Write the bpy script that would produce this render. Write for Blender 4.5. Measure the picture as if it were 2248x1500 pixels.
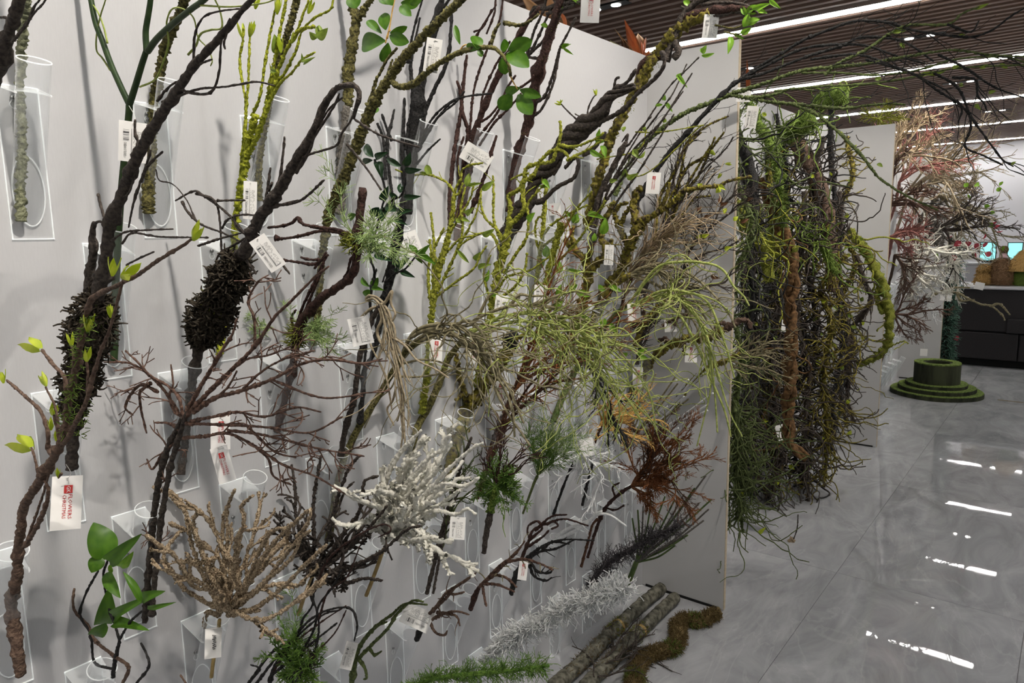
import bpy, math, random
import numpy as np
from mathutils import Vector, Matrix

for _o in list(bpy.data.objects): bpy.data.objects.remove(_o)
S = bpy.context.scene
COL = S.collection

# ---------------------------------------------------------------- camera
# world: X = distance out from the display wall, Y = along the wall away from the camera, Z = up (metres)
FPX = 1558.48
CAM = np.array([1.512, 0.0, 1.655])
RW = np.array([[0.78245076, 0.0784829, -0.6177469],
               [0.62246789, -0.12637684, 0.77237466],
               [-0.0174507, -0.98887276, -0.14773674]])
cd = bpy.data.cameras.new('camera'); cam = bpy.data.objects.new('camera', cd); COL.objects.link(cam)
cd.sensor_width = 36.0; cd.lens = FPX / 2248 * 36.0; cd.clip_start = 0.02; cd.clip_end = 100
_m = Matrix.Identity(4)
for i in range(3):
    _m[i][0] = RW[i][0]; _m[i][1] = -RW[i][1]; _m[i][2] = -RW[i][2]; _m[i][3] = CAM[i]
cam.matrix_world = _m
S.camera = cam

# ---------------------------------------------------------------- world, exposure
W = bpy.data.worlds.new('world'); S.world = W; W.use_nodes = True
W.node_tree.nodes['Background'].inputs[0].default_value = (0.86, 0.92, 1.0, 1)
W.node_tree.nodes['Background'].inputs[1].default_value = 0.22
S.view_settings.view_transform = 'Standard'; S.view_settings.look = 'None'
S.view_settings.gamma = 1.0; S.view_settings.use_curve_mapping = False
S.view_settings.exposure = 0.22
S.cycles.transparent_max_bounces = 40
S.cycles.max_bounces = 6
S.cycles.diffuse_bounces = 3
S.cycles.adaptive_threshold = 0.2
S.cycles.adaptive_min_samples = 20
S.cycles.caustics_reflective = False
S.cycles.caustics_refractive = False
STRIP_E = 27.0          # ceiling strip emission
SPOT_W = 175.0          # ceiling spot power

# spot lamps of the ceiling (their housings are built with the ceiling)
SPOTS = [(1.45, -0.9), (1.45, 0.55), (1.45, 2.0), (1.45, 3.45), (1.45, 4.9), (1.45, 6.6), (1.45, 8.3)]
for (sx, sy) in SPOTS:
    for k in (0,):
        ld = bpy.data.lights.new('spot_lamp', 'SPOT'); lo = bpy.data.objects.new('spot_lamp', ld); COL.objects.link(lo)
        ld.energy = SPOT_W; ld.spot_size = math.radians(64); ld.spot_blend = 1.0; ld.shadow_soft_size = 0.05
        ld.color = (1.0, 0.93, 0.84)
        p = Vector((sx, sy + k * 0.09, 3.33)); t = Vector((0.1, sy + 0.3, 1.72))
        lo.location = p; lo.rotation_euler = (t - p).to_track_quat('-Z', 'Y').to_euler()

# ---------------------------------------------------------------- helpers
def nrm(v):
    return v / (np.linalg.norm(v) + 1e-12)

def ray(x, y):
    return RW @ np.array([x - 1124.0, y - 750.0, FPX])

def atY(x, y, Y):
    """point of the vertical cross plane Y = const (a holder's own plane) seen at pixel x, y"""
    r = ray(x, y); return CAM + r * (Y / r[1])

def atX(x, y, X):
    r = ray(x, y); return CAM + r * ((X - CAM[0]) / r[0])

def atZ(x, y, Z=0.0):
    r = ray(x, y); return CAM + r * ((Z - CAM[2]) / r[2])

def pxof(P):
    v = RW.T @ (np.asarray(P, float) - CAM); return (v[0] / v[2] * FPX + 1124, v[1] / v[2] * FPX + 750)

CAMFWD = RW @ np.array([0, 0, 1.0]); CAMR = RW @ np.array([1.0, 0, 0]); CAMU = RW @ np.array([0, -1.0, 0])

def depth(P):
    return float((np.asarray(P) - CAM) @ CAMFWD)

def m_per_px(P):
    return max(depth(P), 0.15) / FPX

def parse(s):
    out = []
    for t in s.split():
        out.append([float(v) for v in t.split(',')])
    return out

def catmull(P, step):
    P = np.asarray(P, float)
    if len(P) < 3:
        n = max(2, int(np.linalg.norm(P[1] - P[0]) / step) + 1)
        t = np.linspace(0, 1, n)[:, None]; return P[0] * (1 - t) + P[1] * t
    Q = np.vstack([2 * P[0] - P[1], P, 2 * P[-1] - P[-2]])
    out = []
    for i in range(1, len(Q) - 2):
        n = max(2, int(np.linalg.norm(Q[i + 1, :3] - Q[i, :3]) / step))
        t = np.linspace(0, 1, n, endpoint=False)[:, None]
        a, b, c, d = Q[i - 1], Q[i], Q[i + 1], Q[i + 2]
        out.append(0.5 * (2 * b + (c - a) * t + (2 * a - 5 * b + 4 * c - d) * t ** 2 + (3 * b - a - 3 * c + d) * t ** 3))
    out.append(P[-1:])
    return np.vstack(out)

class MB:
    """collects tubes and patches, links them as one mesh object"""
    def __init__(s):
        s.v = []; s.q = []; s.f = []; s.n = 0
    def tube(s, P, r, sides=6, cap=True, rough=0.0, rng=None, ring=None):
        P = np.asarray(P, float); n = len(P)
        if n < 2: return
        r = np.broadcast_to(np.asarray(r, float), (n,))
        T = np.gradient(P, axis=0); T /= (np.linalg.norm(T, axis=1)[:, None] + 1e-12)
        mt = np.abs(T).mean(0); ref = np.eye(3)[int(np.argmin(mt))] + 0.13
        N = np.cross(T, ref); N /= (np.linalg.norm(N, axis=1)[:, None] + 1e-9)
        B = np.cross(T, N)
        a = np.arange(sides) * 2 * math.pi / sides
        rr = np.repeat(r[:, None], sides, 1)
        if rough and rng is not None:
            nz = rng.normal(size=(n, sides)); nz = nz + 0.6 * np.roll(nz, 1, 1) + 0.6 * np.roll(nz, 1, 0)
            rr = rr * np.clip(1 + rough * 0.6 * nz, 0.55, 1.7)
        if ring is not None:
            rr = rr * ring[:, None]
        V = P[:, None, :] + rr[:, :, None] * (np.cos(a)[None, :, None] * N[:, None, :] + np.sin(a)[None, :, None] * B[:, None, :])
        base = s.n
        s.v.append(V.reshape(-1, 3)); s.n += n * sides
        i = np.arange(n - 1)[:, None] * sides; j = np.arange(sides)[None, :]; j2 = (j + 1) % sides
        q = np.stack([i + j, i + j2, i + sides + j2, i + sides + j], -1).reshape(-1, 4) + base
        s.q.append(q)
        if cap:
            s.f.append([base + k for k in range(sides)][::-1])
            s.f.append([base + (n - 1) * sides + k for k in range(sides)])
    def quad(s, a, b, c, d):
        s.v.append(np.array([a, b, c, d], float)); s.f.append([s.n, s.n + 1, s.n + 2, s.n + 3]); s.n += 4
    def box(s, lo, hi):
        x0, y0, z0 = lo; x1, y1, z1 = hi
        s.v.append(np.array([(x0, y0, z0), (x1, y0, z0), (x1, y1, z0), (x0, y1, z0), (x0, y0, z1), (x1, y0, z1), (x1, y1, z1), (x0, y1, z1)], float))
        b = s.n; s.n += 8
        for f in ((0, 3, 2, 1), (4, 5, 6, 7), (0, 1, 5, 4), (1, 2, 6, 5), (2, 3, 7, 6), (3, 0, 4, 7)):
            s.f.append([b + k for k in f])
    def raw(s, V, F):
        s.v.append(np.asarray(V, float)); b = s.n; s.n += len(V)
        for f in F: s.f.append([b + k for k in f])
    def mesh(s, name, mat, origin=(0, 0, 0), smooth=True):
        me = bpy.data.meshes.new(name)
        V = (np.vstack(s.v) if s.v else np.zeros((0, 3))) - np.asarray(origin, float)
        me.vertices.add(len(V)); me.vertices.foreach_set('co', V.ravel())
        q = np.vstack(s.q) if s.q else np.zeros((0, 4), int)
        loops = list(q.ravel()); tot = [4] * len(q)
        for f in s.f: loops += f; tot.append(len(f))
        tot = np.array(tot, np.int32); st = np.concatenate([[0], np.cumsum(tot)[:-1]]).astype(np.int32)
        me.loops.add(len(loops)); me.loops.foreach_set('vertex_index', np.array(loops, np.int32))
        me.polygons.add(len(tot)); me.polygons.foreach_set('loop_start', st)
        me.polygons.foreach_set('use_smooth', np.full(len(tot), smooth))
        me.update(calc_edges=True)
        if mat is not None: me.materials.append(mat)
        return me
    def obj(s, name, mat, parent=None, origin=(0, 0, 0), smooth=True):
        me = s.mesh(name, mat, origin, smooth)
        return link(name, me, parent)

def link(name, data, parent=None, loc=None):
    o = bpy.data.objects.new(name, data); COL.objects.link(o)
    if parent is not None: o.parent = parent
    if loc is not None: o.location = loc
    return o

def tagp(o, label=None, cat=None, group=None, kind=None):
    if label: o['label'] = label
    if cat: o['category'] = cat
    if group: o['group'] = group
    if kind: o['kind'] = kind
    return o

def thing(name, label, cat, loc=(0, 0, 0), group=None):
    o = link(name, None); o.location = tuple(float(v) for v in loc); o.empty_display_size = 0.05
    return tagp(o, label, cat, group)

# ---------------------------------------------------------------- materials
def newmat(name):
    m = bpy.data.materials.new(name); m.use_nodes = True
    nt = m.node_tree; b = nt.nodes['Principled BSDF']
    return m, nt, b

def mat(name, c1, c2=None, scale=40.0, rough=0.75, bump=0.4, spec=0.3, stretch=None, detail=4.0, trans=0.0, metal=0.0, dist=0.003):
    m, nt, b = newmat(name)
    b.inputs['Roughness'].default_value = rough
    b.inputs['Specular IOR Level'].default_value = spec
    b.inputs['Metallic'].default_value = metal
    if trans:
        b.inputs['Subsurface Weight'].default_value = 0.0
    tc = nt.nodes.new('ShaderNodeTexCoord'); src = tc.outputs['Object']
    if stretch:
        mp = nt.nodes.new('ShaderNodeMapping'); mp.inputs['Scale'].default_value = stretch
        nt.links.new(src, mp.inputs['Vector']); src = mp.outputs['Vector']
    nz = nt.nodes.new('ShaderNodeTexNoise'); nz.inputs['Scale'].default_value = scale; nz.inputs['Detail'].default_value = detail
    nt.links.new(src, nz.inputs['Vector'])
    if c2 is not None:
        cr = nt.nodes.new('ShaderNodeValToRGB')
        cr.color_ramp.elements[0].position = 0.36; cr.color_ramp.elements[0].color = (*c1, 1)
        cr.color_ramp.elements[1].position = 0.64; cr.color_ramp.elements[1].color = (*c2, 1)
        nt.links.new(nz.outputs['Fac'], cr.inputs['Fac']); nt.links.new(cr.outputs['Color'], b.inputs['Base Color'])
    else:
        b.inputs['Base Color'].default_value = (*c1, 1)
    if bump:
        bp = nt.nodes.new('ShaderNodeBump'); bp.inputs['Strength'].default_value = bump; bp.inputs['Distance'].default_value = dist
        nt.links.new(nz.outputs['Fac'], bp.inputs['Height']); nt.links.new(bp.outputs['Normal'], b.inputs['Normal'])
    return m

def leafmat(name, c1, c2, rough=0.4, trans=0.35):
    """leaf: slightly translucent plastic foliage, tone varies over the leaf"""
    m, nt, b = newmat(name)
    tc = nt.nodes.new('ShaderNodeTexCoord')
    nz = nt.nodes.new('ShaderNodeTexNoise'); nz.inputs['Scale'].default_value = 2.2; nz.inputs['Detail'].default_value = 2
    nt.links.new(tc.outputs['Object'], nz.inputs['Vector'])
    cr = nt.nodes.new('ShaderNodeValToRGB')
    cr.color_ramp.elements[0].position = 0.35; cr.color_ramp.elements[0].color = (*c1, 1)
    cr.color_ramp.elements[1].position = 0.68; cr.color_ramp.elements[1].color = (*c2, 1)
    nt.links.new(nz.outputs['Fac'], cr.inputs['Fac']); nt.links.new(cr.outputs['Color'], b.inputs['Base Color'])
    b.inputs['Roughness'].default_value = rough; b.inputs['Specular IOR Level'].default_value = 0.35
    tl = nt.nodes.new('ShaderNodeBsdfTranslucent'); nt.links.new(cr.outputs['Color'], tl.inputs['Color'])
    mx = nt.nodes.new('ShaderNodeMixShader'); mx.inputs[0].default_value = trans
    out = nt.nodes['Material Output']
    nt.links.new(b.outputs[0], mx.inputs[1]); nt.links.new(tl.outputs[0], mx.inputs[2]); nt.links.new(mx.outputs[0], out.inputs[0])
    return m

def acrylic(name, tint, edge, k=0.55):
    m, nt, b = newmat(name); nt.nodes.remove(b)
    out = nt.nodes['Material Output']
    tr = nt.nodes.new('ShaderNodeBsdfTransparent'); tr.inputs[0].default_value = (*tint, 1)
    gl = nt.nodes.new('ShaderNodeBsdfGlossy'); gl.inputs['Roughness'].default_value = 0.06; gl.inputs[0].default_value = (1, 1, 1, 1)
    lw = nt.nodes.new('ShaderNodeLayerWeight'); pw = nt.nodes.new('ShaderNodeMath'); pw.operation = 'POWER'; pw.inputs[1].default_value = 3.5
    ma = nt.nodes.new('ShaderNodeMath'); ma.operation = 'MULTIPLY_ADD'; ma.inputs[1].default_value = k; ma.inputs[2].default_value = 0.035
    nt.links.new(lw.outputs['Facing'], pw.inputs[0]); nt.links.new(pw.outputs[0], ma.inputs[0])
    mx = nt.nodes.new('ShaderNodeMixShader')
    nt.links.new(ma.outputs[0], mx.inputs[0]); nt.links.new(tr.outputs[0], mx.inputs[1]); nt.links.new(gl.outputs[0], mx.inputs[2])
    last = mx
    if edge:
        df = nt.nodes.new('ShaderNodeBsdfDiffuse'); df.inputs[0].default_value = (0.95, 0.96, 0.97, 1)
        tl = nt.nodes.new('ShaderNodeBsdfTranslucent'); tl.inputs[0].default_value = (0.95, 0.96, 0.97, 1)
        a = nt.nodes.new('ShaderNodeAddShader'); nt.links.new(df.outputs[0], a.inputs[0]); nt.links.new(tl.outputs[0], a.inputs[1])
        m2 = nt.nodes.new('ShaderNodeMixShader'); m2.inputs[0].default_value = edge
        nt.links.new(mx.outputs[0], m2.inputs[1]); nt.links.new(a.outputs[0], m2.inputs[2]); last = m2
    nt.links.new(last.outputs[0], out.inputs[0])
    return m

def emit(name, c, e):
    m, nt, b = newmat(name)
    b.inputs['Base Color'].default_value = (*c, 1); b.inputs['Emission Color'].default_value = (*c, 1)
    b.inputs['Emission Strength'].default_value = e
    return m

M = {}
M['wall'] = mat('pale_laminate', (0.48, 0.48, 0.49), (0.496, 0.496, 0.506), 60, 0.55, 0.06, 0.3, stretch=(1, 6, 0.8), dist=0.0006)
M['panel'] = mat('panel_laminate', (0.54, 0.535, 0.53), (0.57, 0.565, 0.56), 3, 0.5, 0.0, 0.3)
M['panel_edge'] = mat('panel_edge_board', (0.46, 0.38, 0.27), (0.55, 0.47, 0.35), 60, 0.7, 0.1)
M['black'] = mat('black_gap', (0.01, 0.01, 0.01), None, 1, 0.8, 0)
M['slat'] = mat('brown_slat', (0.26, 0.17, 0.13), (0.32, 0.215, 0.17), 8, 0.5, 0.05, 0.4, stretch=(0.3, 6, 6))
M['ceil'] = mat('dark_ceiling_void', (0.012, 0.009, 0.008), (0.018, 0.013, 0.012), 4, 0.9, 0)
M['strip'] = emit('strip_diffuser', (1.0, 0.985, 0.95), STRIP_E)
M['spotglow'] = emit('spot_lens', (1.0, 0.96, 0.9), 14)
M['housing'] = mat('black_metal', (0.02, 0.02, 0.02), None, 1, 0.5, 0)
M['alu'] = mat('strip_housing', (0.35, 0.33, 0.31), None, 1, 0.4, 0, metal=0.6)
M['acr'] = acrylic('clear_acrylic', (0.985, 0.99, 0.99), 0)
M['acr_tube'] = acrylic('clear_acrylic_tube', (0.95, 0.96, 0.965), 0.05, 0.9)
M['acr_edge'] = acrylic('acrylic_cut_edge', (0.95, 0.97, 0.97), 0.30)
M['acr_flap'] = acrylic('acrylic_flap', (0.96, 0.97, 0.97), 0.16)
M['screw'] = mat('steel_screw', (0.45, 0.45, 0.45), (0.2, 0.2, 0.2), 300, 0.35, 0.3, metal=0.9)
M['card'] = mat('white_card', (0.80, 0.785, 0.755), (0.83, 0.815, 0.79), 30, 0.6, 0)
M['red'] = mat('red_print', (0.50, 0.035, 0.03), None, 1, 0.6, 0)
M['ink'] = mat('black_print', (0.03, 0.03, 0.03), None, 1, 0.6, 0)
M['string'] = mat('tag_string', (0.75, 0.75, 0.72), None, 1, 0.5, 0)
# ================================================================ the room
def box_obj(name, lo, hi, m, parent=None, origin=None):
    mb = MB(); o = np.array(origin if origin is not None else ((lo[0] + hi[0]) / 2, (lo[1] + hi[1]) / 2, lo[2]))
    mb.box(lo, hi); ob = mb.obj(name, m, parent, o, False)
    if parent is None: ob.location = o
    return ob

# ---- marble floor
def marble():
    m, nt, b = newmat('polished_grey_marble')
    tc = nt.nodes.new('ShaderNodeNewGeometry'); oi = nt.nodes.new('ShaderNodeObjectInfo')
    mul = nt.nodes.new('ShaderNodeVectorMath'); mul.operation = 'SCALE'; mul.inputs['Scale'].default_value = 13.0
    cmb = nt.nodes.new('ShaderNodeCombineXYZ'); nt.links.new(oi.outputs['Random'], cmb.inputs[0]); nt.links.new(oi.outputs['Random'], cmb.inputs[2])
    nt.links.new(cmb.outputs[0], mul.inputs[0])
    add = nt.nodes.new('ShaderNodeVectorMath'); add.operation = 'ADD'
    nt.links.new(tc.outputs['Position'], add.inputs[0]); nt.links.new(mul.outputs[0], add.inputs[1])
    mp = nt.nodes.new('ShaderNodeMapping'); mp.inputs['Rotation'].default_value = (0, 0, 0.5); mp.inputs['Scale'].default_value = (1.6, 0.8, 1)
    nt.links.new(add.outputs[0], mp.inputs['Vector'])
    n1 = nt.nodes.new('ShaderNodeTexNoise'); n1.inputs['Scale'].default_value = 2.6; n1.inputs['Detail'].default_value = 9; n1.inputs['Roughness'].default_value = 0.62; n1.inputs['Distortion'].default_value = 1.4
    nt.links.new(mp.outputs[0], n1.inputs['Vector'])
    cr = nt.nodes.new('ShaderNodeValToRGB'); e = cr.color_ramp.elements
    e[0].position = 0.30; e[0].color = (0.30, 0.305, 0.32, 1); e[1].position = 0.72; e[1].color = (0.52, 0.525, 0.54, 1)
    nt.links.new(n1.outputs['Fac'], cr.inputs['Fac'])
    n2 = nt.nodes.new('ShaderNodeTexNoise'); n2.inputs['Scale'].default_value = 1.3; n2.inputs['Detail'].default_value = 6; n2.inputs['Distortion'].default_value = 2.2
    nt.links.new(mp.outputs[0], n2.inputs['Vector'])
    v = nt.nodes.new('ShaderNodeValToRGB'); ve = v.color_ramp.elements
    ve[0].position = 0.488; ve[0].color = (0, 0, 0, 1); ve[1].position = 0.512; ve[1].color = (0, 0, 0, 1)
    x = v.color_ramp.elements.new(0.5); x.color = (1, 1, 1, 1)
    nt.links.new(n2.outputs['Fac'], v.inputs['Fac'])
    mx = nt.nodes.new('ShaderNodeMix'); mx.data_type = 'RGBA'
    sc = nt.nodes.new('ShaderNodeMath'); sc.operation = 'MULTIPLY'; sc.inputs[1].default_value = 0.16
    nt.links.new(v.outputs['Color'], sc.inputs[0]); nt.links.new(sc.outputs[0], mx.inputs['Factor'])
    nt.links.new(cr.outputs['Color'], mx.inputs['A']); mx.inputs['B'].default_value = (0.75, 0.75, 0.75, 1)
    nt.links.new(mx.outputs['Result'], b.inputs['Base Color'])
    b.inputs['Roughness'].default_value = 0.015; b.inputs['Specular IOR Level'].default_value = 0.6
    n3 = nt.nodes.new('ShaderNodeTexNoise'); n3.inputs['Scale'].default_value = 7.0; n3.inputs['Detail'].default_value = 1
    nt.links.new(tc.outputs['Position'], n3.inputs['Vector'])
    bp = nt.nodes.new('ShaderNodeBump'); bp.inputs['Strength'].default_value = 0.01; bp.inputs['Distance'].default_value = 0.01
    nt.links.new(n3.outputs['Fac'], bp.inputs['Height']); nt.links.new(bp.outputs['Normal'], b.inputs['Normal'])
    return m
M['marble'] = marble()
M['grout'] = mat('tile_joint', (0.16, 0.155, 0.15), None, 1, 0.8, 0)
floor = box_obj('floor', (-3.0, -4.0, -0.06), (6.0, 18.6, -0.012), M['grout'])
tagp(floor, 'polished grey marble tile floor of the showroom', None, None, 'structure')
TW, TL = 0.75, 1.5
tb = MB(); tb.box((0.0008, 0.0008, -0.012), (TW - 0.0008, TL - 0.0008, 0.0)); tile_me = tb.mesh('tile', M['marble'], (0, 0, 0), False)
for i in range(-1, 7):
    for j in range(-1, 13):
        t = link('tile', tile_me, floor); t.location = (i * TW - 0.05 - 1.5, j * TL - 0.98 - 7.3, 0.048 + 0.012)
floor_off = floor.location.copy()
for t in floor.children:
    t.location = (t.location[0] + 1.5 - floor_off[0] , t.location[1] + 7.3 - floor_off[1], -floor_off[2])

# ---- display wall, divider panels
wall = box_obj('wall_display', (-0.09, -2.2, 0.0), (0.0, 8.8, 2.4), M['wall'], origin=(0, 0, 0))
tagp(wall, 'pale grey laminate display wall full of acrylic holders', None, None, 'structure')
PANELS = [(2.85, 'pale grey divider panel closing off the nearest bay'), (5.83, 'pale grey divider panel behind the hanging moss vines'), (8.8, 'pale grey divider panel behind the round mossy pedestal')]
for k, (py, lab) in enumerate(PANELS):
    root = link('wall_divider', None); root.location = (0.2, py, 0); tagp(root, lab, None, None, 'structure')
    box_obj('panel_board', (0.0, py, 0.004), (0.398, py + 0.018, 2.4), M['panel'], root, (0.2, py, 0))
    box_obj('edge_band', (0.398, py, 0.004), (0.401, py + 0.018, 2.4), M['panel_edge'], root, (0.2, py, 0))
    box_obj('gap_shade_strip', (0.02, py - 0.004, 0.0), (0.375, py + 0.012, 0.011), M['black'], root, (0.2, py, 0))  # black strip stands in for the shade in the gap under the board
back = box_obj('wall_back', (-3.0, 18.3, 0.0), (6.0, 18.4, 3.5), mat('back_wall_paint', (0.78, 0.77, 0.80), None, 1, 0.7, 0))
tagp(back, 'plain grey wall at the far end of the showroom', None, None, 'structure')
side = box_obj('wall_far_left', (-3.1, -4.0, 0.0), (-3.0, 18.4, 3.5), mat('side_wall_paint', (0.55, 0.55, 0.56), None, 1, 0.7, 0))
tagp(side, 'grey wall behind the display partition', None, None, 'structure')

wr = box_obj('wall_right', (6.0, -4.0, 0.0), (6.1, 18.4, 3.5), mat('aisle_wall_paint', (0.72, 0.73, 0.76), None, 1, 0.7, 0))
tagp(wr, 'pale wall on the far side of the aisle', None, None, 'structure')
wn = box_obj('wall_near', (-3.0, -4.1, 0.0), (6.0, -4.0, 3.5), mat('near_wall_paint', (0.72, 0.73, 0.76), None, 1, 0.7, 0))
tagp(wn, 'pale wall at the near end of the showroom', None, None, 'structure')
# ---- slatted ceiling
ZC = 3.4
ceil = box_obj('ceiling', (-3.0, -4.0, ZC + 0.115), (6.0, 18.4, ZC + 0.15), M['ceil'])
tagp(ceil, 'brown slatted ceiling with a dark void between the slats', None, None, 'structure')
sb = MB(); sb.box((-4.5, -0.026, 0), (4.5, 0.026, 0.075)); slat_me = sb.mesh('slat', M['slat'], (0, 0, 0), False)
STRIP_Y = [6.45 + 2.8 * k for k in range(-3, 5)]
co = ceil.location
yy = -3.9
while yy < 18.3:
    if all(abs(yy - s) > 0.085 for s in STRIP_Y):
        t = link('slat', slat_me, ceil); t.location = (1.5 - co[0], yy - co[1], ZC - co[2])
    yy += 0.13
# linear ceiling lights
def strip(x0, x1, y, label):
    t = thing('strip_light', label, 'ceiling light', ((x0 + x1) / 2, y, ZC), 'linear strip lights of the slatted ceiling')
    o = t.location
    box_obj('housing', (x0, y - 0.06, ZC - 0.002), (x1, y + 0.06, ZC + 0.10), M['alu'], t, o)
    box_obj('diffuser', (x0 + 0.01, y - 0.045, ZC - 0.012), (x1 - 0.01, y + 0.045, ZC - 0.003), M['strip'], t, o)
_nth = ['', '', '', 'nearest glowing white strip light across the brown slatted ceiling', 'second nearest white strip light, crossed by long thin dark vines', 'third white strip light, just above the far grey divider panel',
        'fourth white strip light, behind the pale twiggy branches', 'farthest white strip light next to the plain far wall']
for k, y in enumerate(STRIP_Y):
    strip(-1.95, 0.91, y, _nth[k] or 'white ceiling strip light over the near part of the aisle, %s' % ['first', 'second', 'third'][k])
    strip(2.1, 4.9, y, 'white ceiling strip light above the open aisle side, row %s' % ['one', 'two', 'three', 'four', 'five', 'six', 'seven', 'eight'][k])
# twin spot fittings
def spot_pair(x, y, label, lit=True):
    t = thing('twin_spotlight', label, 'spotlight', (x, y, ZC), 'recessed twin spots in the slatted ceiling')
    o = t.location
    box_obj('casing', (x - 0.2, y - 0.05, ZC - 0.004), (x + 0.2, y + 0.05, ZC + 0.1), M['housing'], t, o)
    for k in (-1, 1):
        mb = MB(); c = np.array((x + k * 0.09, y, ZC - 0.008))
        a = np.linspace(0, 2 * math.pi, 17)[:-1]
        mb.tube(np.array([c, c + (0, 0, 0.006)]), np.array([0.038, 0.038]), 16); mb.obj('lens', M['spotglow'], t, o, False)
for p, lab in [((1330, 15), 'twin spotlight lit above the orange dried leaves'), ((2020, 80), 'twin spotlight between the two nearest strip lights'), ((2111, 180), 'twin spotlight between second and third strip lights'), ((2185, 243), 'twin spotlight just past the third strip light'),
               ((1628, 152), 'twin spotlight beside the top corner of the nearest divider panel')]:
    q = atZ(*p, ZC); spot_pair(q[0], q[1], lab)
for k, (sx, sy) in enumerate(SPOTS):
    mb = MB(); t = thing('track_spotlight', 'black ceiling spotlight over the aisle, aimed at the holder wall, %s from the near end' % ['first', 'second', 'third', 'fourth', 'fifth', 'sixth', 'seventh'][k], 'spotlight', (sx, sy, ZC), 'aisle spotlights')
    box_obj('casing', (sx - 0.06, sy - 0.17, ZC - 0.02), (sx + 0.06, sy + 0.17, ZC + 0.1), M['housing'], t, t.location)
# ================================================================ acrylic wall holders
HW, HH = 0.068, 0.272
ROWTOP = {1: 1.935, 2: 1.655, 3: 1.38, 4: 1.10, 5: 0.815, 6: 0.535, 7: 0.255}
def HY(row, k):
    return (0.485 if row % 2 else 0.60) + 0.2345 * k

def holder_meshes():
    # local: x out of wall, y along wall, z up, origin = plate top centre on the wall
    e = {}
    t = 0.003
    mb = MB(); y = HW / 2; r = 0.004
    mb.quad((t, -y, -HH), (t, y, -HH), (t, y, 0), (t, -y, 0))
    e['back_plate'] = mb.mesh('back_plate', M['acr'], (0, 0, 0), False)
    mb = MB(); w = 0.0016
    mb.box((0.0005, -y, -HH), (t + .0005, y, -HH + w)); mb.box((0.0005, -y, -HH), (t + .0005, -y + w, 0)); mb.box((0.0005, y - w, -HH), (t + .0005, y, 0)); mb.box((0.0005, -y, -w), (t + .0005, y, 0))
    e['plate_edge'] = mb.mesh('plate_edge', M['acr_edge'], (0, 0, 0), False)
    # flap: folded forward from the plate top, round cut-out for the tube
    R = 0.0265; D = 0.078; cx = 0.076
    mb = MB(); edge = MB()
    for s in (-1, 1):
        outer = [(0.0, s * y), (D, s * y * 0.86)]
        a = np.linspace(math.radians(75), math.radians(180), 9)
        arc = [(cx + R * math.cos(t_), s * R * math.sin(t_)) for t_ in a]
        arc = [(max(p[0], 0.004), p[1]) for p in arc]
        pts = [(0.0, 0.0), outer[0], outer[1]] + arc
        z0, z1 = -0.0028, 0.0
        V = [(p[0], p[1], z0 - .3 * p[0]) for p in pts] + [(p[0], p[1], z1 - .3 * p[0]) for p in pts]
        n = len(pts)
        mb.raw(V, [list(range(n)) if s < 0 else list(range(n))[::-1], [n + i for i in range(n)][::-1] if s < 0 else [n + i for i in range(n)]])
        for i in range(1, n - 1):
            a_, b_ = pts[i], pts[i + 1]
            edge.quad((a_[0], a_[1], z0 - .3 * a_[0]), (b_[0], b_[1], z0 - .3 * b_[0]), (b_[0], b_[1], z1 - .3 * b_[0]), (a_[0], a_[1], z1 - .3 * a_[0]))
    e['flap'] = mb.mesh('flap', M['acr_flap'], (0, 0, 0), False)
    e['flap_edge'] = edge.mesh('flap_edge', M['acr_edge'], (0, 0, 0), False)
    # tube: tilted, foot cut along the plate
    P0 = np.array((0.0, 0, -0.195)); P1 = np.array((0.099, 0, 0.028)); ax = nrm(P1 - P0); nn = np.array((ax[2], 0, -ax[0]))
    mb = MB(); S_ = 28; V = []; rows = [0, .25, .5, .75, 1]
    for u in rows:
        for k in range(S_):
            a = 2 * math.pi * k / S_
            off = nn * (R - .001) * math.cos(a) + np.array((0, 1, 0)) * (R - .001) * math.sin(a)
            top = P1 + off
            # foot: slide along the axis to the plate plane x = 0.0045
            s0 = (0.0045 - top[0]) / ax[0]
            foot = top + ax * s0
            foot = top + ax * max(s0, -0.34)
            V.append(foot * (1 - u) + top * u)
    F = []
    for i in range(len(rows) - 1):
        for k in range(S_):
            k2 = (k + 1) % S_; F.append([i * S_ + k, i * S_ + k2, (i + 1) * S_ + k2, (i + 1) * S_ + k])
    mb.raw(V, F); e['tube'] = mb.mesh('tube', M['acr_tube'], (0, 0, 0), True)
    mb = MB()
    for lst, w in ((V[-S_:], 0.0011), (V[:S_], 0.0013)):
        mb = MB(); mb.tube(np.array(lst + lst[:1]), np.full(S_ + 1, w), 5, False)
        e['tube_rim' if w < .0012 else 'tube_foot'] = mb.mesh('tube_rim' if w < .0012 else 'tube_foot', M['acr_edge'], (0, 0, 0), True)
    mb = MB(); mb.tube(np.array([(t, 0, 0), (t + 0.002, 0, 0), (t + .0032, 0, 0)]), np.array([.0042, .0042, .0022]), 12); e['screw'] = mb.mesh('screw', M['screw'], (0, 0, 0), True)
    mb = MB(); a = np.linspace(0, 2 * math.pi, 19)
    kp = np.stack([np.full(19, t + .0004), .0048 * np.cos(a) * np.where(np.sin(a) > 0.3, .7, 1.15), -0.004 + .0085 * np.sin(a)], 1)
    mb.tube(kp, np.full(19, 0.0006), 4, False); e['keyhole'] = mb.mesh('keyhole', M['acr_edge'], (0, 0, 0), True)
    return e
HM = holder_meshes()
ROWN = {1: 'top row', 2: 'second row from the top', 3: 'third row from the top', 4: 'fourth row from the top', 5: 'fifth row from the top', 6: 'sixth row from the top', 7: 'bottom row'}
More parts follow.
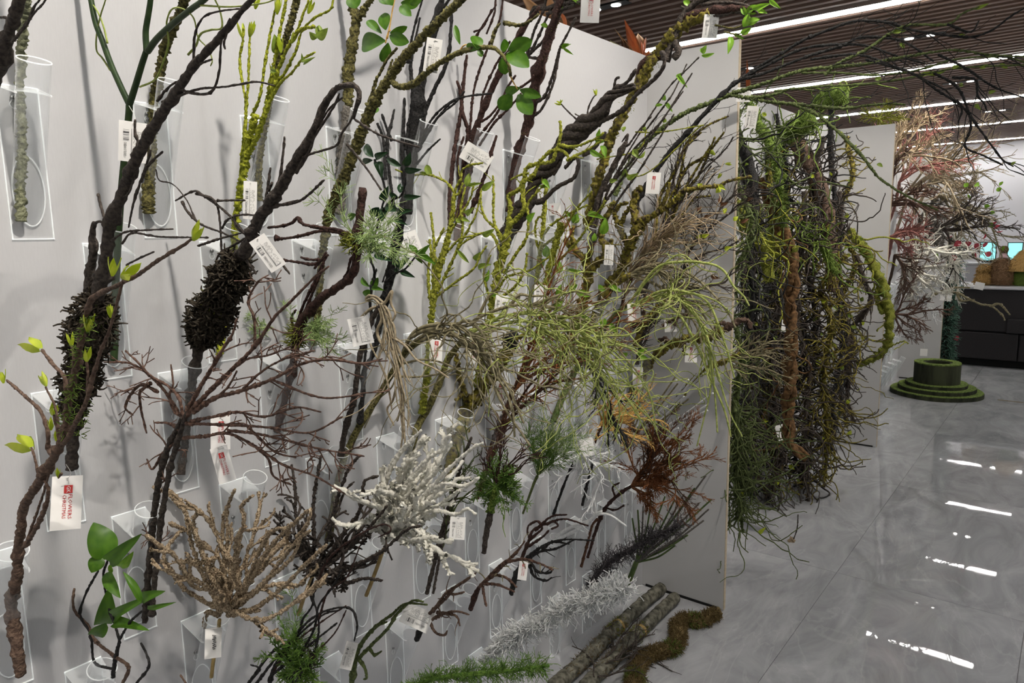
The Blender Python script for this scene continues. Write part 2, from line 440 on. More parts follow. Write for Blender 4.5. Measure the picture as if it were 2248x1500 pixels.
ORD = ['first', 'second', 'third', 'fourth', 'fifth', 'sixth', 'seventh', 'eighth', 'ninth', 'tenth', 'eleventh', 'twelfth']
def holder_parts(t):
    for nm, subs in (('back_plate', ('plate_edge',)), ('flap', ('flap_edge',)), ('tube', ('tube_rim', 'tube_foot'))):
        pt = link(nm, HM[nm], t)
        for sn in subs: link(sn, HM[sn], pt)
HK = {1: range(0, 10), 2: range(-1, 10), 3: range(0, 10), 4: range(-1, 10), 5: range(0, 10), 6: range(1, 10), 7: range(3, 10)}
HOLD_NOTE = {(2, -1): 'of the dark branch in the top corner', (1, 0): 'around the straight grey green stem', (2, 0): 'around the smooth green forked stem', (1, 1): 'around the ringed olive stem', (3, 0): 'behind the price tag with red lettering', (4, -1): 'around the lime budded branch',
             (4, 0): 'around the two bare brown stems', (3, 1): 'around the shaggy dark branch', (5, 1): 'under the tan knobbly coral branch', (5, 0): 'under the black twigs with big green leaves'}
for row, ks in HK.items():
    for n, k in enumerate(ks):
        if row == 2: n = max(0, n - 1)
        y = HY(row, k)
        lab = 'clear acrylic tube holder, %s, %s from the left' % (ROWN[row], ORD[n])
        if (row, k) in HOLD_NOTE: lab = 'clear acrylic tube holder %s' % HOLD_NOTE[(row, k)]
        t = thing('tube_holder', lab, 'holder', (0.0, y, ROWTOP[row]), 'acrylic tube holders on the display wall')
        holder_parts(t)
        for (sy, sz) in ((-0.008, -0.022), (-0.008, -0.088)):
            sc_ = link('screw', HM['screw'], t, (0, sy, sz)); kh = link('keyhole', HM['keyhole'], sc_, (0, 0, - 0.006))
# ================================================================ artificial branches: tools
def bark(name, c1, c2, scale=55, rough=0.8, bump=0.8, **k):
    k.setdefault('detail', 5.0); k.setdefault('dist', 0.006)
    M[name] = mat(name, c1, c2, scale * 3.2, rough, bump, 0.25, **k)
bark('bk_dark', (0.030, 0.024, 0.021), (0.085, 0.068, 0.056))
bark('bk_black', (0.008, 0.008, 0.008), (0.032, 0.030, 0.029))
bark('bk_brown', (0.075, 0.045, 0.033), (0.16, 0.105, 0.075))
bark('bk_redbrown', (0.022, 0.011, 0.009), (0.075, 0.036, 0.028))
bark('bk_grey', (0.10, 0.09, 0.078), (0.21, 0.19, 0.165))
bark('bk_greygreen', (0.13, 0.135, 0.075), (0.27, 0.28, 0.18))
bark('bk_olive', (0.028, 0.025, 0.009), (0.18, 0.16, 0.05))
bark('bk_lime', (0.18, 0.20, 0.010), (0.46, 0.49, 0.04))
bark('bk_mosstwig', (0.12, 0.13, 0.010), (0.40, 0.41, 0.05))
bark('bk_mossbrown', (0.045, 0.030, 0.02), (0.26, 0.22, 0.03), 24)
bark('bk_green', (0.018, 0.038, 0.012), (0.03, 0.055, 0.016), 20, 0.5, 0.1)
bark('bk_tendril', (0.20, 0.25, 0.04), (0.34, 0.40, 0.10), 20, 0.6, 0.1)
bark('bk_willow', (0.14, 0.12, 0.065), (0.33, 0.29, 0.175), 30, 0.7, 0.3)
bark('bk_willowgreen', (0.22, 0.27, 0.06), (0.46, 0.50, 0.16), 30, 0.7, 0.3)
bark('bk_tan', (0.24, 0.19, 0.12), (0.42, 0.35, 0.24), 40, 0.75, 0.4)
bark('bk_coral', (0.16, 0.105, 0.06), (0.58, 0.46, 0.31), 90, 0.8, 0.9)
bark('bk_white', (0.60, 0.58, 0.50), (0.82, 0.80, 0.72), 60, 0.8, 0.4)
bark('bk_snow', (0.66, 0.67, 0.67), (0.84, 0.84, 0.83), 40, 0.7, 0.2)
bark('bk_twigbrown', (0.055, 0.030, 0.022), (0.19, 0.11, 0.08), 40)
bark('bk_rust', (0.13, 0.045, 0.015), (0.30, 0.12, 0.045), 40)
bark('bk_rustdark', (0.045, 0.02, 0.012), (0.12, 0.055, 0.03), 40)
bark('bk_gold', (0.45, 0.24, 0.05), (0.70, 0.46, 0.16), 40, 0.6, 0.2)
bark('bk_straw', (0.30, 0.22, 0.13), (0.50, 0.39, 0.26), 40, 0.7, 0.2)
bark('bk_bamboo', (0.27, 0.18, 0.06), (0.42, 0.30, 0.12), 15, 0.5, 0.1)
bark('bk_charcoal', (0.035, 0.032, 0.035), (0.09, 0.08, 0.085), 40)
bark('bk_greenroot', (0.045, 0.06, 0.018), (0.12, 0.15, 0.05), 40)
bark('bk_rod', (0.55, 0.56, 0.57), (0.75, 0.75, 0.76), 10, 0.35, 0.0)
bark('bk_greenrod', (0.05, 0.085, 0.025), (0.11, 0.155, 0.05), 10, 0.5, 0.0)
bark('bk_driftbrown', (0.055, 0.028, 0.010), (0.17, 0.09, 0.035), 20)
bark('bk_pink', (0.22, 0.08, 0.07), (0.42, 0.19, 0.16), 30)
bark('moss_dark', (0.016, 0.012, 0.008), (0.07, 0.055, 0.036), 60)
bark('moss_olive', (0.10, 0.12, 0.012), (0.26, 0.27, 0.04), 60)
bark('moss_green', (0.05, 0.10, 0.012), (0.20, 0.27, 0.05), 60)
bark('fern_light', (0.20, 0.32, 0.09), (0.42, 0.52, 0.22), 30, 0.6, 0.0)
bark('fern_green', (0.06, 0.14, 0.02), (0.17, 0.28, 0.05), 30, 0.6, 0.0)
bark('moss_brown', (0.085, 0.055, 0.02), (0.21, 0.15, 0.06), 60)
M['leaf_lime'] = leafmat('leaf_lime', (0.36, 0.46, 0.02), (0.55, 0.62, 0.06))
M['leaf_bright'] = leafmat('leaf_bright', (0.11, 0.27, 0.015), (0.24, 0.42, 0.04))
M['leaf_mid'] = leafmat('leaf_mid', (0.045, 0.13, 0.008), (0.10, 0.22, 0.018))
M['leaf_dark'] = leafmat('leaf_dark', (0.012, 0.04, 0.016), (0.03, 0.075, 0.025), 0.25, 0.15)
M['leaf_olive'] = leafmat('leaf_olive', (0.13, 0.20, 0.03), (0.27, 0.36, 0.05))
M['leaf_brown'] = leafmat('leaf_brown', (0.09, 0.04, 0.02), (0.17, 0.08, 0.04))
M['leaf_orange'] = leafmat('leaf_orange', (0.45, 0.12, 0.05), (0.75, 0.30, 0.12))
M['leaf_tan'] = leafmat('leaf_tan', (0.55, 0.30, 0.14), (0.72, 0.48, 0.27))
M['leaf_red'] = leafmat('leaf_red', (0.30, 0.02, 0.04), (0.48, 0.08, 0.10))
M['leaf_cream'] = leafmat('leaf_cream', (0.55, 0.55, 0.28), (0.7, 0.68, 0.42))

def leaf_mesh(name, m, prof, curl=0.12, fold=0.25, n=8, wav=0.0):
    V = []; F = []; us = (-1, -0.5, 0, 0.5, 1)
    for i in range(n + 1):
        t = i / n; w = prof(t) * 0.5
        for u in us:
            V.append((u * w, t, curl * math.sin(math.pi * t) * 0.6 - curl * t * t + fold * abs(u) * w + wav * math.sin(9 * t + 2 * u) * abs(u) * w))
    for i in range(n):
        for j in range(4):
            a = i * 5 + j; F.append([a, a + 1, a + 6, a + 5])
    mb = MB(); mb.raw(V, F); return mb.mesh(name, m, (0, 0, 0), True)
P_OV = lambda t: (max(0.0, math.sin(math.pi * min(1, t) ** 0.86)) ** 0.8) * (1 - 0.12 * t) + 0.02
P_RD = lambda t: max(0.02, math.sin(math.pi * (t ** 1.25) * 0.985 + 0.02) ** 0.62)
P_LA = lambda t: max(0.02, math.sin(math.pi * t ** 0.9) ** 1.1)
P_HE = lambda t: max(0.03, (max(0.0, math.sin(math.pi * t ** 0.80)) ** 0.68) * (1.02 - 0.22 * t))
LEAF = {}
for nm, pr, cu, fo, wv in (('ov', P_OV, .14, .3, 0), ('rd', P_RD, .08, .12, 0), ('la', P_LA, .18, .35, .1), ('he', P_HE, .14, .10, .06)):
    for mn in ('lime', 'bright', 'mid', 'dark', 'olive', 'brown', 'orange', 'tan', 'red', 'cream'):
        LEAF[nm, mn] = leaf_mesh('leaf', M['leaf_' + mn], pr, cu, fo, 11, wv)
# bud: four cupped petals opening around an axis
def bud_mesh(m):
    mb = MB()
    for k in range(4):
        a = k * math.pi / 2 + 0.3; V = []; F = []
        for i in range(6):
            t = i / 5; w = 0.17 * math.sin(math.pi * (0.12 + 0.86 * t)) ; rad = 0.05 + 0.23 * math.sin(math.pi * 0.62 * t) + (0.1 * t * t if k % 2 else 0)
            for u in (-1, 0, 1):
                x = rad - 0.10 * abs(u) * t * 0.6; y = u * w
                V.append((x * math.cos(a) - y * math.sin(a), t * (0.86 + 0.14 * (k % 2)), x * math.sin(a) + y * math.cos(a)))
        for i in range(5):
            for j in range(2):
                b = i * 3 + j; F.append([b, b + 1, b + 4, b + 3])
        mb.raw(V, F)
    return mb.mesh('bud', m, (0, 0, 0), True)
BUD = {'lime': bud_mesh(M['leaf_lime']), 'olive': bud_mesh(M['leaf_olive']), 'bright': bud_mesh(M['leaf_bright'])}

def rv(rng):
    return rng.normal(size=3)

def walk(p, d, L, step, wig, rng, pull=(0, 0, 0), keep=0.75):
    p = np.array(p, float); d = nrm(np.array(d, float)); pull = np.array(pull, float)
    n = max(2, int(L / step)); pts = [p]; w = np.zeros(3)
    for _ in range(n):
        w = keep * w + wig * rng.normal(size=3)
        d = nrm(d + w + pull * step)
        p = p + d * step; pts.append(p)
    return np.array(pts)

def fork(out, p, d, L, r, lev, rng, step=0.012, wig=0.10, nch=3, ratio=0.55, spread=0.75, pull=(0, 0, 0), taper=0.45, keep=0.5, tmin=0.2, rmin=0.0007):
    """one twig and its forks; appends (points, radii)"""
    P = walk(p, d, L, step, wig, rng, pull, keep); n = len(P)
    R = np.linspace(r, max(r * taper, rmin), n); out.append((P, R))
    if lev <= 0: return
    for c in range(nch):
        t = tmin + (0.97 - tmin) * (c + rng.uniform(0.1, 0.9)) / nch
        i = min(n - 2, int(t * n)); dd = nrm(P[i + 1] - P[i]); x = rng.normal(size=3); x = nrm(x - dd * (x @ dd))
        fork(out, P[i], dd + spread * x, L * ratio * rng.uniform(0.6, 1.15) * (1.15 - 0.5 * t), max(R[i] * 0.72, rmin), lev - 1, rng, step, wig, nch, ratio, spread, pull, taper, keep, tmin, rmin)

class Br:
    """an artificial branch held in plane Y = Y0 of its holder; traced strands stand in that plane and lean out of the wall"""
    cnt = 0
    def __init__(s, name, label, base, mat_='bk_dark', cat='branch', Y0=None, group=None):
        Br.cnt += 1
        s.rng = np.random.default_rng(1000 + Br.cnt); s.m = mat_
        s.Y0 = atX(base[0], base[1], 0.03)[1] if Y0 is None else Y0
        s.o = s.P(base[0], base[1]); s.o[0] = max(s.o[0], 0.02)
        s.root = thing(name, label, cat, s.o, group); s.paths = []
    def P(s, x, y, dy=0.0):
        p = atY(x, y, s.Y0 + dy)
        if p[0] < 0.018: p = atX(x, y, 0.018)
        return p
    def path(s, spec, dy=(0, 0)):
        pts = parse(spec) if isinstance(spec, str) else spec; n = len(pts); out = []
        for i, q in enumerate(pts):
            t = i / max(1, n - 1)
            out.append(s.P(q[0], q[1], dy[0] + (dy[1] - dy[0]) * t))
        return np.array(out)
    def strand(s, spec, w, part='twig', m=None, style='bark', dy=(0, 0), wob=0.0, sides=None, store=True, tip=None, step=None):
        P = s.path(spec, dy); n = len(P)
        w = list(w) if isinstance(w, (list, tuple)) else [w, w]
        ww = np.interp(np.linspace(0, 1, n), np.linspace(0, 1, len(w)), w)
        r = np.array([ww[i] * 0.47 * m_per_px(P[i]) for i in range(n)])
        q_ = parse(spec)[-1] if isinstance(spec, str) else spec[-1]
        if q_[1] < 3 and n > 1:
            # the piece runs on above the frame: let it grow on a little and taper out
            d_ = nrm(P[-1] - P[-2]); e1 = P[-1] + d_ * .09 + np.array((0, 0, .02)); e2 = e1 + d_ * .10 + np.array((.02, 0, .04))
            P = np.vstack([P, e1, e2]); r = np.concatenate([r, [r[-1] * .8, r[-1] * .5]]); n += 2
        rm = float(r.mean())
        stp = step or max(0.0028, min(0.012, rm * (0.42 if style in ('ring', 'knob', 'moss') and rm > .004 else 0.8)))
        Q = catmull(np.hstack([P, r[:, None]]), stp); P2, r2 = Q[:, :3].copy(), np.maximum(Q[:, 3], 0.0006)
        if wob:
            k = len(P2); f = np.cumsum(s.rng.normal(size=(k, 3)), 0); f -= np.linspace(0, 1, k)[:, None] * f[-1]
            ker = np.ones(5) / 5
            P2 += wob * rm * s.rng.normal(size=(k, 3))
        rough = {'bark': 0.18, 'smooth': 0.0, 'moss': 0.36, 'knob': 0.46, 'ring': 0.22, 'light': 0.08}[style]
        ring = None
        if style == 'ring':
            arc = np.concatenate([[0], np.cumsum(np.linalg.norm(np.diff(P2, axis=0), axis=1))]); per = max(rm * 0.95, 0.006)
            ring = 0.80 + 0.36 * np.abs(np.sin(math.pi * arc / per + s.rng.uniform(0, 0.8, len(arc)))) ** 0.7
        elif style == 'bark':
            ring = np.ones(len(P2))
            for _ in range(max(1, len(P2) // 14)):
                c = s.rng.integers(0, len(P2)); ring += 0.33 * np.exp(-((np.arange(len(P2)) - c) / 1.6) ** 2)
        sd = sides or (5 if rm < 0.002 else 8 if rm < 0.005 else 12)
        r2[-1] *= 0.75
        mb = MB(); mb.tube(P2, r2, sd, True, rough, s.rng, ring)
        ob = mb.obj(part, M[m or s.m], s.root, s.o)
        if store: s.paths.append((P2, r2))
        return P2, r2, ob
    def stem(s, spec, w, part='stem', **k):
        return s.strand(spec, w, part=part, **k)
    def twigs(s, specs, w, **k):
        for sp in specs.split('|'):
            sp = sp.strip()
            if sp: s.strand(sp, w, **k)
    def out(s, tubes, part, m, sides=4, stuff=True, rough=0.0):
        mb = MB()
        for P, R in tubes:
            P = np.array(P); P[:, 0] = np.maximum(P[:, 0], 0.012)
            if s.Y0 < 2.85: P[:, 1] = np.where(P[:, 0] < .42, np.minimum(P[:, 1], 2.842), P[:, 1])
            mb.tube(P, R, sides, False, rough, s.rng)
        if not tubes: return None
        ob = mb.obj(part, M[m], s.root, s.o)
        if stuff: ob['kind'] = 'stuff'
        return ob
    def spurs(s, n, L, rfac=0.5, lev=0, m=None, part='side_twigs', t0=0.15, only=None, pull=(0, 0, 0.0), wig=0.1, spread=0.9, step=0.008, sides=4, rmax=0.003, rmin=0.0008, rough=0.0, **k):
        """short procedural side twigs on the traced strands"""
        tubes = []; src = s.paths if only is None else [s.paths[i] for i in only]
        wts = np.array([len(p[0]) * np.linalg.norm(p[0][1] - p[0][0]) for p in src]); wts = wts / wts.sum()
        for _ in range(n):
            P, R = src[s.rng.choice(len(src), p=wts)]; i = int(s.rng.uniform(t0, 0.98) * (len(P) - 2)); d = nrm(P[i + 1] - P[i]); x = rv(s.rng); x = nrm(x - d * (x @ d))
            fork(tubes, P[i], d + spread * x, L * s.rng.uniform(0.5, 1.3), min(max(R[i] * rfac, rmin), rmax), lev, s.rng, step=step, wig=wig, pull=pull, rmin=rmin * .8, **k)
        return s.out(tubes, part, m or s.m, sides, True, rough)
    def leaf(s, bx, by, tx, ty, w, kind='ov', m='mid', dy=None, roll=None):
        d0 = s.rng.uniform(-.012, .012) if dy is None else dy
        B = s.P(bx, by, d0); T = s.P(tx, ty, d0 + s.rng.uniform(-.02, .012))
        ax = T - B; L = np.linalg.norm(ax); ax = ax / L
        vw = nrm(CAM - B); nz = nrm(vw - ax * (vw @ ax)); a = s.rng.uniform(-.45, .45) if roll is None else roll
        side = np.cross(ax, nz); nz = nz * math.cos(a) + side * math.sin(a); side = np.cross(ax, nz)
        wd = w * m_per_px(B) / max(math.cos(a), .6)
        mt = Matrix.Identity(4)
        for i in range(3):
            mt[i][0] = side[i] * wd; mt[i][1] = ax[i] * L; mt[i][2] = nz[i] * L; mt[i][3] = B[i] - s.o[i]
        ob = link('leaf', LEAF[kind, m], s.root); ob.matrix_local = mt
        return ob
    def leaves(s, spec, kind='ov', m='mid', **k):
        for q in parse(spec): s.leaf(*q, kind=kind, m=m, **k)
    def bud(s, bx, by, tx, ty, m='lime', dy=0.0, fat=1.0):
        B = s.P(bx, by, dy); T = s.P(tx, ty, dy); ax = T - B; L = np.linalg.norm(ax); ax = ax / L
        x = rv(s.rng); x = nrm(x - ax * (x @ ax)); z = np.cross(x, ax); mt = Matrix.Identity(4)
        for i in range(3):
            mt[i][0] = x[i] * L * fat; mt[i][1] = ax[i] * L; mt[i][2] = z[i] * L * fat; mt[i][3] = B[i] - s.o[i]
        ob = link('bud', BUD[m], s.root); ob.matrix_local = mt
    def buds(s, spec, m='lime', fat=1.0, **k):
        for q in parse(spec): s.bud(*q, m=m, fat=fat, **k)
    def moss(s, spec, w, n, L, m='moss_dark', rr=0.0012, part='moss', dy=(0, 0), pull=(0, 0, 0), wig=0.3):
        """shaggy tufts standing off a traced stretch of stem"""
        P = s.path(spec, dy); ww = np.interp(np.linspace(0, 1, len(P)), np.linspace(0, 1, len(w) if isinstance(w, (list, tuple)) else 2), w if isinstance(w, (list, tuple)) else [w, w])
        r = np.array([ww[i] * 0.5 * m_per_px(P[i]) for i in range(len(P))]); Q = catmull(np.hstack([P, r[:, None]]), 0.006)
        tubes = []; lump = np.ones(len(Q))
        for _ in range(max(2, len(Q) // 7)): c0 = s.rng.integers(0, len(Q)); lump += s.rng.uniform(-.45, .55) * np.exp(-((np.arange(len(Q)) - c0) / 2.5) ** 2)
        for _ in range(n):
            i = s.rng.integers(0, len(Q) - 1); d = nrm(Q[i + 1, :3] - Q[i, :3]) if i < len(Q) - 1 else np.array((0, 0, 1.))
            x = rv(s.rng); x = nrm(x - d * (x @ d)); b = Q[i, :3] + x * Q[i, 3] * s.rng.uniform(0.2, 1) * lump[i]
            Pq = walk(b, x + 0.5 * rv(s.rng) * 0.6, L * s.rng.uniform(.4, 1.2), L / 3.2, wig, s.rng, pull, 0.3)
            tubes.append((Pq, np.linspace(rr, rr * 0.5, len(Pq))))
        return s.out(tubes, part, m, 3)
    def fern(s, cx, cy, n, L, m='fern_light', up=(0, 0, 1), spread=0.9, part='fern_sprays', rr=0.0007, lev=2, droop=-3.0, dy=0.0, nch=7, ratio=0.30, dirs=None):
        """lacy fern-like sprays rising from one point"""
        c = s.P(cx, cy, dy); tubes = []
        for i in range(n):
            d = nrm(np.array(up, float) + spread * rv(s.rng))
            if dirs is not None:
                q = dirs[i % len(dirs)]; d = nrm(s.P(q[0], q[1], dy) - c + 0.12 * L * rv(s.rng))
            fork(tubes, c, d, L * s.rng.uniform(.6, 1.1), rr * 1.5, lev, s.rng, step=max(0.006, L / 14), wig=0.05, nch=nch, ratio=ratio, spread=0.9, pull=(0, 0, droop), taper=.5, rmin=rr * .7)
        return s.out(tubes, part, m, 3)
    def fan(s, cx, cy, tips, w, L0=None, lev=2, nch=3, m=None, part='twigs', dy=0.0, jit=0.05, wig=0.08, ratio=.5, spread=.6, sides=5, rough=0.0, pull=(0, 0, 0), step=0.012, stuff=True, ydev=0.06, keep=.5, taper=.5, rmin=.0008):
        """forking twigs from one point toward several pixel targets"""
        c = s.P(cx, cy, dy); tubes = []
        for q in (parse(tips) if isinstance(tips, str) else tips):
            t = s.P(q[0], q[1], dy + s.rng.uniform(-ydev, ydev)); v = t - c; L = np.linalg.norm(v)
            r = w * .5 * m_per_px(c)
            fork(tubes, c, v / L + jit * rv(s.rng), L * (q[2] if len(q) > 2 else 1), r, lev, s.rng, step=step, wig=wig, nch=nch, ratio=ratio, spread=spread, pull=pull, taper=taper, keep=keep, rmin=rmin)
        return s.out(tubes, part, m or s.m, sides, stuff, rough)
    def wisps(s, spec, n, L, w, m=None, part='fine_strands', dy=(0, 0), pull=(0, 0, -2.2), wig=.10, keep=.82, t0=.1, out=0.35, step=.014, ahead=1.0, wave=.006):
        """long wavy strands leaving a traced strand along its run"""
        P = catmull(s.path(spec, dy), 0.02); tubes = []
        for _ in range(n):
            i = int(s.rng.uniform(t0, .97) * (len(P) - 2)); d = nrm(P[i + 1] - P[i]); x = rv(s.rng)
            r = w * .5 * m_per_px(P[i]) * s.rng.uniform(.6, 1.1)
            Q = walk(P[i], ahead * d + out * x, L * s.rng.uniform(.45, 1.2), step, wig, s.rng, pull, keep)
            if wave:
                u = np.arange(len(Q)) * step; a = nrm(rv(s.rng)); c = nrm(rv(s.rng)); lam = s.rng.uniform(.06, .13); ph = s.rng.uniform(0, 6.28)
                Q = Q + wave * s.rng.uniform(.3, 1.3) * np.minimum(1, u / .05)[:, None] * (np.sin(6.283 * u / lam + ph)[:, None] * a + np.sin(6.283 * u / (lam * .63) + 2 * ph)[:, None] * c * .6)
            ok = np.all(Q[:, 0] > 0.02)
            if not ok: Q[:, 0] = np.maximum(Q[:, 0], 0.02 + 0.01 * s.rng.random())
            tubes.append((Q, np.linspace(r, r * .45, len(Q))))
        return s.out(tubes, part, m or s.m, 4)
# ================================================================ branches, left part of the wall
# straight grey green stem
b = Br('grey_green_branch', 'straight grey green mossy stem in a clear holder near the wall edge', (49, 487), 'bk_greygreen', Y0=HY(1, 0))
b.stem('49,487 45,430 46,380 48,330 47,260 44,210 44,170 48,100 53,40 60,-20', [20, 19, 18, 18, 19], style='moss')
# dark branch in the top corner
b = Br('dark_branch', 'dark brown branch crossing the top corner in front of the grey green stem', (-60, 330), 'bk_dark', Y0=HY(2, -1))
b.stem([pxof((.03, HY(2, -1), 1.47)), pxof((.06, HY(2, -1), 1.56)), pxof((.098, HY(2, -1), 1.68))] + parse('-38,255 -20,200 0,135 12,92 30,40 48,-20'), [28, 28, 29, 28, 22])
b.twigs('26,92 45,70 62,48 75,15 95,-15|30,88 55,55 78,25 105,-8|27,42 0,38 -30,42', [7, 4])
# smooth green forked branch
b = Br('green_forked_branch', 'smooth dark green forked stem with thin pale green tendrils', (250, 792), 'bk_green', Y0=HY(2, 0))
b.stem('250,792 252,740 251,690 255,600 262,480 268,400 277,310 283,250 284,226', [17, 17, 15, 16], style='smooth')
b.twigs('284,230 265,190 243,140 225,90 210,50 198,-10|284,230 297,190 312,140 322,110|322,113 320,70 326,30 332,-15|324,113 345,85 380,52 420,20 460,-12', [15, 13], style='smooth')
b.twigs('243,155 225,128 212,110 213,70 222,30 234,-10|236,95 228,60 214,25 190,-10|307,191 340,175 357,140 370,95 366,50 378,20 402,20 425,40 435,82 455,105 466,132 462,145|440,12 500,15 560,10 610,-5', [5, 3], m='bk_tendril', style='light')
b.twigs('413,120 430,100 440,75 462,66 487,60 482,20 468,-10', [6, 4], m='bk_tendril', style='light')
# ringed olive stem
b = Br('ringed_stem', 'rough ringed olive brown stem standing behind the hanging barcode tag', (328, 470), 'bk_olive', Y0=HY(1, 1))
b.stem('328,470 325,430 330,380 333,330 335,270 338,220 350,170 360,110 380,60 398,20 412,-20', [24, 24, 19, 18, 20, 20, 19, 20], style='ring')
# brown branch with shaggy dark moss
b = Br('shaggy_branch', 'dark brown branch with a shaggy black mossy lower part, crossing the smooth green forked stem', (155, 1030), 'bk_dark', Y0=HY(3, 0))
b.stem('157,1030 160,960 167,890 178,830 190,770 205,700 214,645 226,600 236,545 240,500 255,460 270,420 290,370 320,310 345,265 385,205 430,140 475,90 510,50 545,8 570,-20', [26, 28, 34, 30, 26, 24, 25, 24, 20, 14, 10])
b.twigs('196,640 198,590 206,548 202,515 206,488', [22, 18, 10])
b.twigs('425,155 426,105 430,68 447,38 480,25 538,18|345,222 372,190 402,172|356,224 400,208 440,195 500,190 560,180 602,188|395,196 430,206 462,203 480,165 485,100 492,70 505,40|438,140 466,130|502,62 492,92 494,108', [7, 4])
b.twigs('299,335 302,310 297,290 297,262|233,490 222,455 215,425|300,425 318,375 338,350 357,333|330,330 322,360 310,400|205,500 215,487 240,492', [7, 6])
b.twigs('342,372 350,396 380,405 410,440 430,482 462,503', [3, 3])
b.twigs('245,528 275,510 330,505 380,503|268,535 290,512 350,520 457,522|278,582 300,570 338,553', [6, 4])
b.twigs('300,420 290,460 282,500|262,440 285,420 295,380', [6, 4])
b.moss('160,900 175,835 190,770 203,705 213,650', [40, 62, 80, 96, 50], 2200, .022, 'moss_dark', .0026, wig=.7)
b.moss('175,960 190,830 205,740 215,660', [20, 20], 160, .016, 'moss_green', .0011, part='green_moss')
b.stem('167,900 182,820 197,745 210,670', [30, 44, 60, 44], m='moss_dark', style='knob', store=False)
# second shaggy branch
b = Br('shaggy_branch', 'dark branch with shaggy black moss and many crooked grey twigs, arching over', (397, 1042), 'bk_dark', Y0=HY(3, 1))
b.stem('397,1042 404,990 414,900 424,830 433,780 442,740 462,700 490,630 518,572 540,548 552,520 567,483 607,427 633,383 653,347 677,310 700,262 707,240 733,200 760,187 783,192 789,214 781,240 776,262', [19, 19, 20, 24, 26, 26, 22, 18, 14, 12, 9])
b.twigs('662,338 690,290 722,240 752,214|655,350 683,338 737,320 750,293 770,265 776,250|780,263 827,293 883,313 920,323|762,317 800,363 837,417|668,330 700,285 735,230 745,205', [6, 5])
b.twigs('575,480 585,430 594,368|580,445 612,398 625,300|607,452 660,440 712,395|600,455 655,440|590,420 598,400|650,380 680,330 690,300', [8, 5])
b.twigs('545,522 500,470 450,432 425,420 385,441|430,425 470,440 482,480 487,560 492,592|400,443 412,465 440,492 490,512 530,532|435,540 480,525 530,512|487,502 500,482 530,472 577,473|478,441 505,440 538,440|545,520 510,540 480,560 470,600', [6, 4])
b.twigs('552,512 600,545 620,580 636,602|530,560 555,590 562,602|550,520 520,500 515,470', [7, 5])
b.moss('440,748 458,708 474,672 492,634 508,600 526,560', [34, 92, 96, 54, 82, 44], 2200, .022, 'moss_dark', .0028, wig=.7)
b.moss('440,748 480,655 520,570', [30, 40, 30], 220, .016, 'moss_olive', .0014, part='green_moss')
b.stem('440,748 462,700 482,650 507,600', [26, 50, 40, 30], m='moss_dark', style='knob', store=False)
# lime branch with leaves
b = Br('lime_branch', 'bright lime green mossy branch with upright strands and small leaves', (482, 780), 'bk_lime', Y0=HY(2, 1))
b.stem('482,782 488,740 498,680 508,600 515,540 518,480 525,430 535,380 541,340 549,300 557,270 562,252', [13, 15, 16, 18, 15], style='moss')
b.twigs('541,345 560,310 580,260 600,190 620,130 640,90 662,65 692,58|552,330 580,250 590,205 600,150 610,100 620,40 630,-10', [11, 7], style='moss')
b.twigs('528,430 530,350 540,240 530,170 526,130 533,90 535,60|533,420 540,250 545,180 548,90 552,60|552,255 570,215 580,150 590,90 600,40 612,-10|575,262 610,190 640,160 665,130 692,115|640,90 655,60 670,20 680,-10|600,190 625,160 650,110 662,70 690,40 725,20 735,-10', [7, 5], style='moss')
b.buds('533,82 540,45 547,80 556,46 612,110 620,60 600,160 606,140 680,30 690,-5 612,30 604,-5', m='olive', fat=.9) if False else None
for q in ((533, 84, 527, 48), (548, 82, 556, 46), (617, 116, 612, 78), (600, 165, 597, 140), (676, 30, 688, 0), (608, 32, 612, -8), (560, 20, 566, -12), (640, 95, 650, 70)): b.bud(*q, m='lime', fat=.75)
b.leaves('598,115 590,80 24 692,88 668,72 18 692,86 715,62 22 700,84 700,52 20 668,134 686,128 10 668,134 660,120 8 690,10 676,-12 20 612,150 626,152 10', 'ov', 'bright') if False else None
for q in ((606, 118, 604, 78, 24), (696, 84, 680, 72, 16), (697, 84, 718, 64, 20), (698, 82, 702, 54, 18), (668, 136, 686, 128, 10), (668, 136, 662, 120, 8), (608, 158, 592, 152, 12)): b.leaf(*q, 'ov', 'olive')
# grey olive stem in the third holder
b = Br('rough_stem', 'slim rough grey olive stem behind the lime green branch', (572, 442), 'bk_olive', Y0=HY(1, 2))
b.stem('571,442 568,400 570,350 577,300 595,205 612,130 635,60 655,-15', [13, 14, 15, 16], style='ring')
# ribbed grey stem
b = Br('ribbed_stem', 'ribbed grey black stem with scaly rings, in the fourth top holder', (742, 472), 'bk_grey', Y0=HY(1, 3))
b.stem('742,470 748,420 750,360 757,300 765,230', [21, 23, 22], style='ring')
b.stem('765,235 764,190 766,150 775,90 783,40', [20, 24, 18], style='ring', m='bk_olive')
b.twigs('782,45 772,10 765,-20|783,45 800,20 820,-15', [18, 12], m='bk_olive', style='moss')
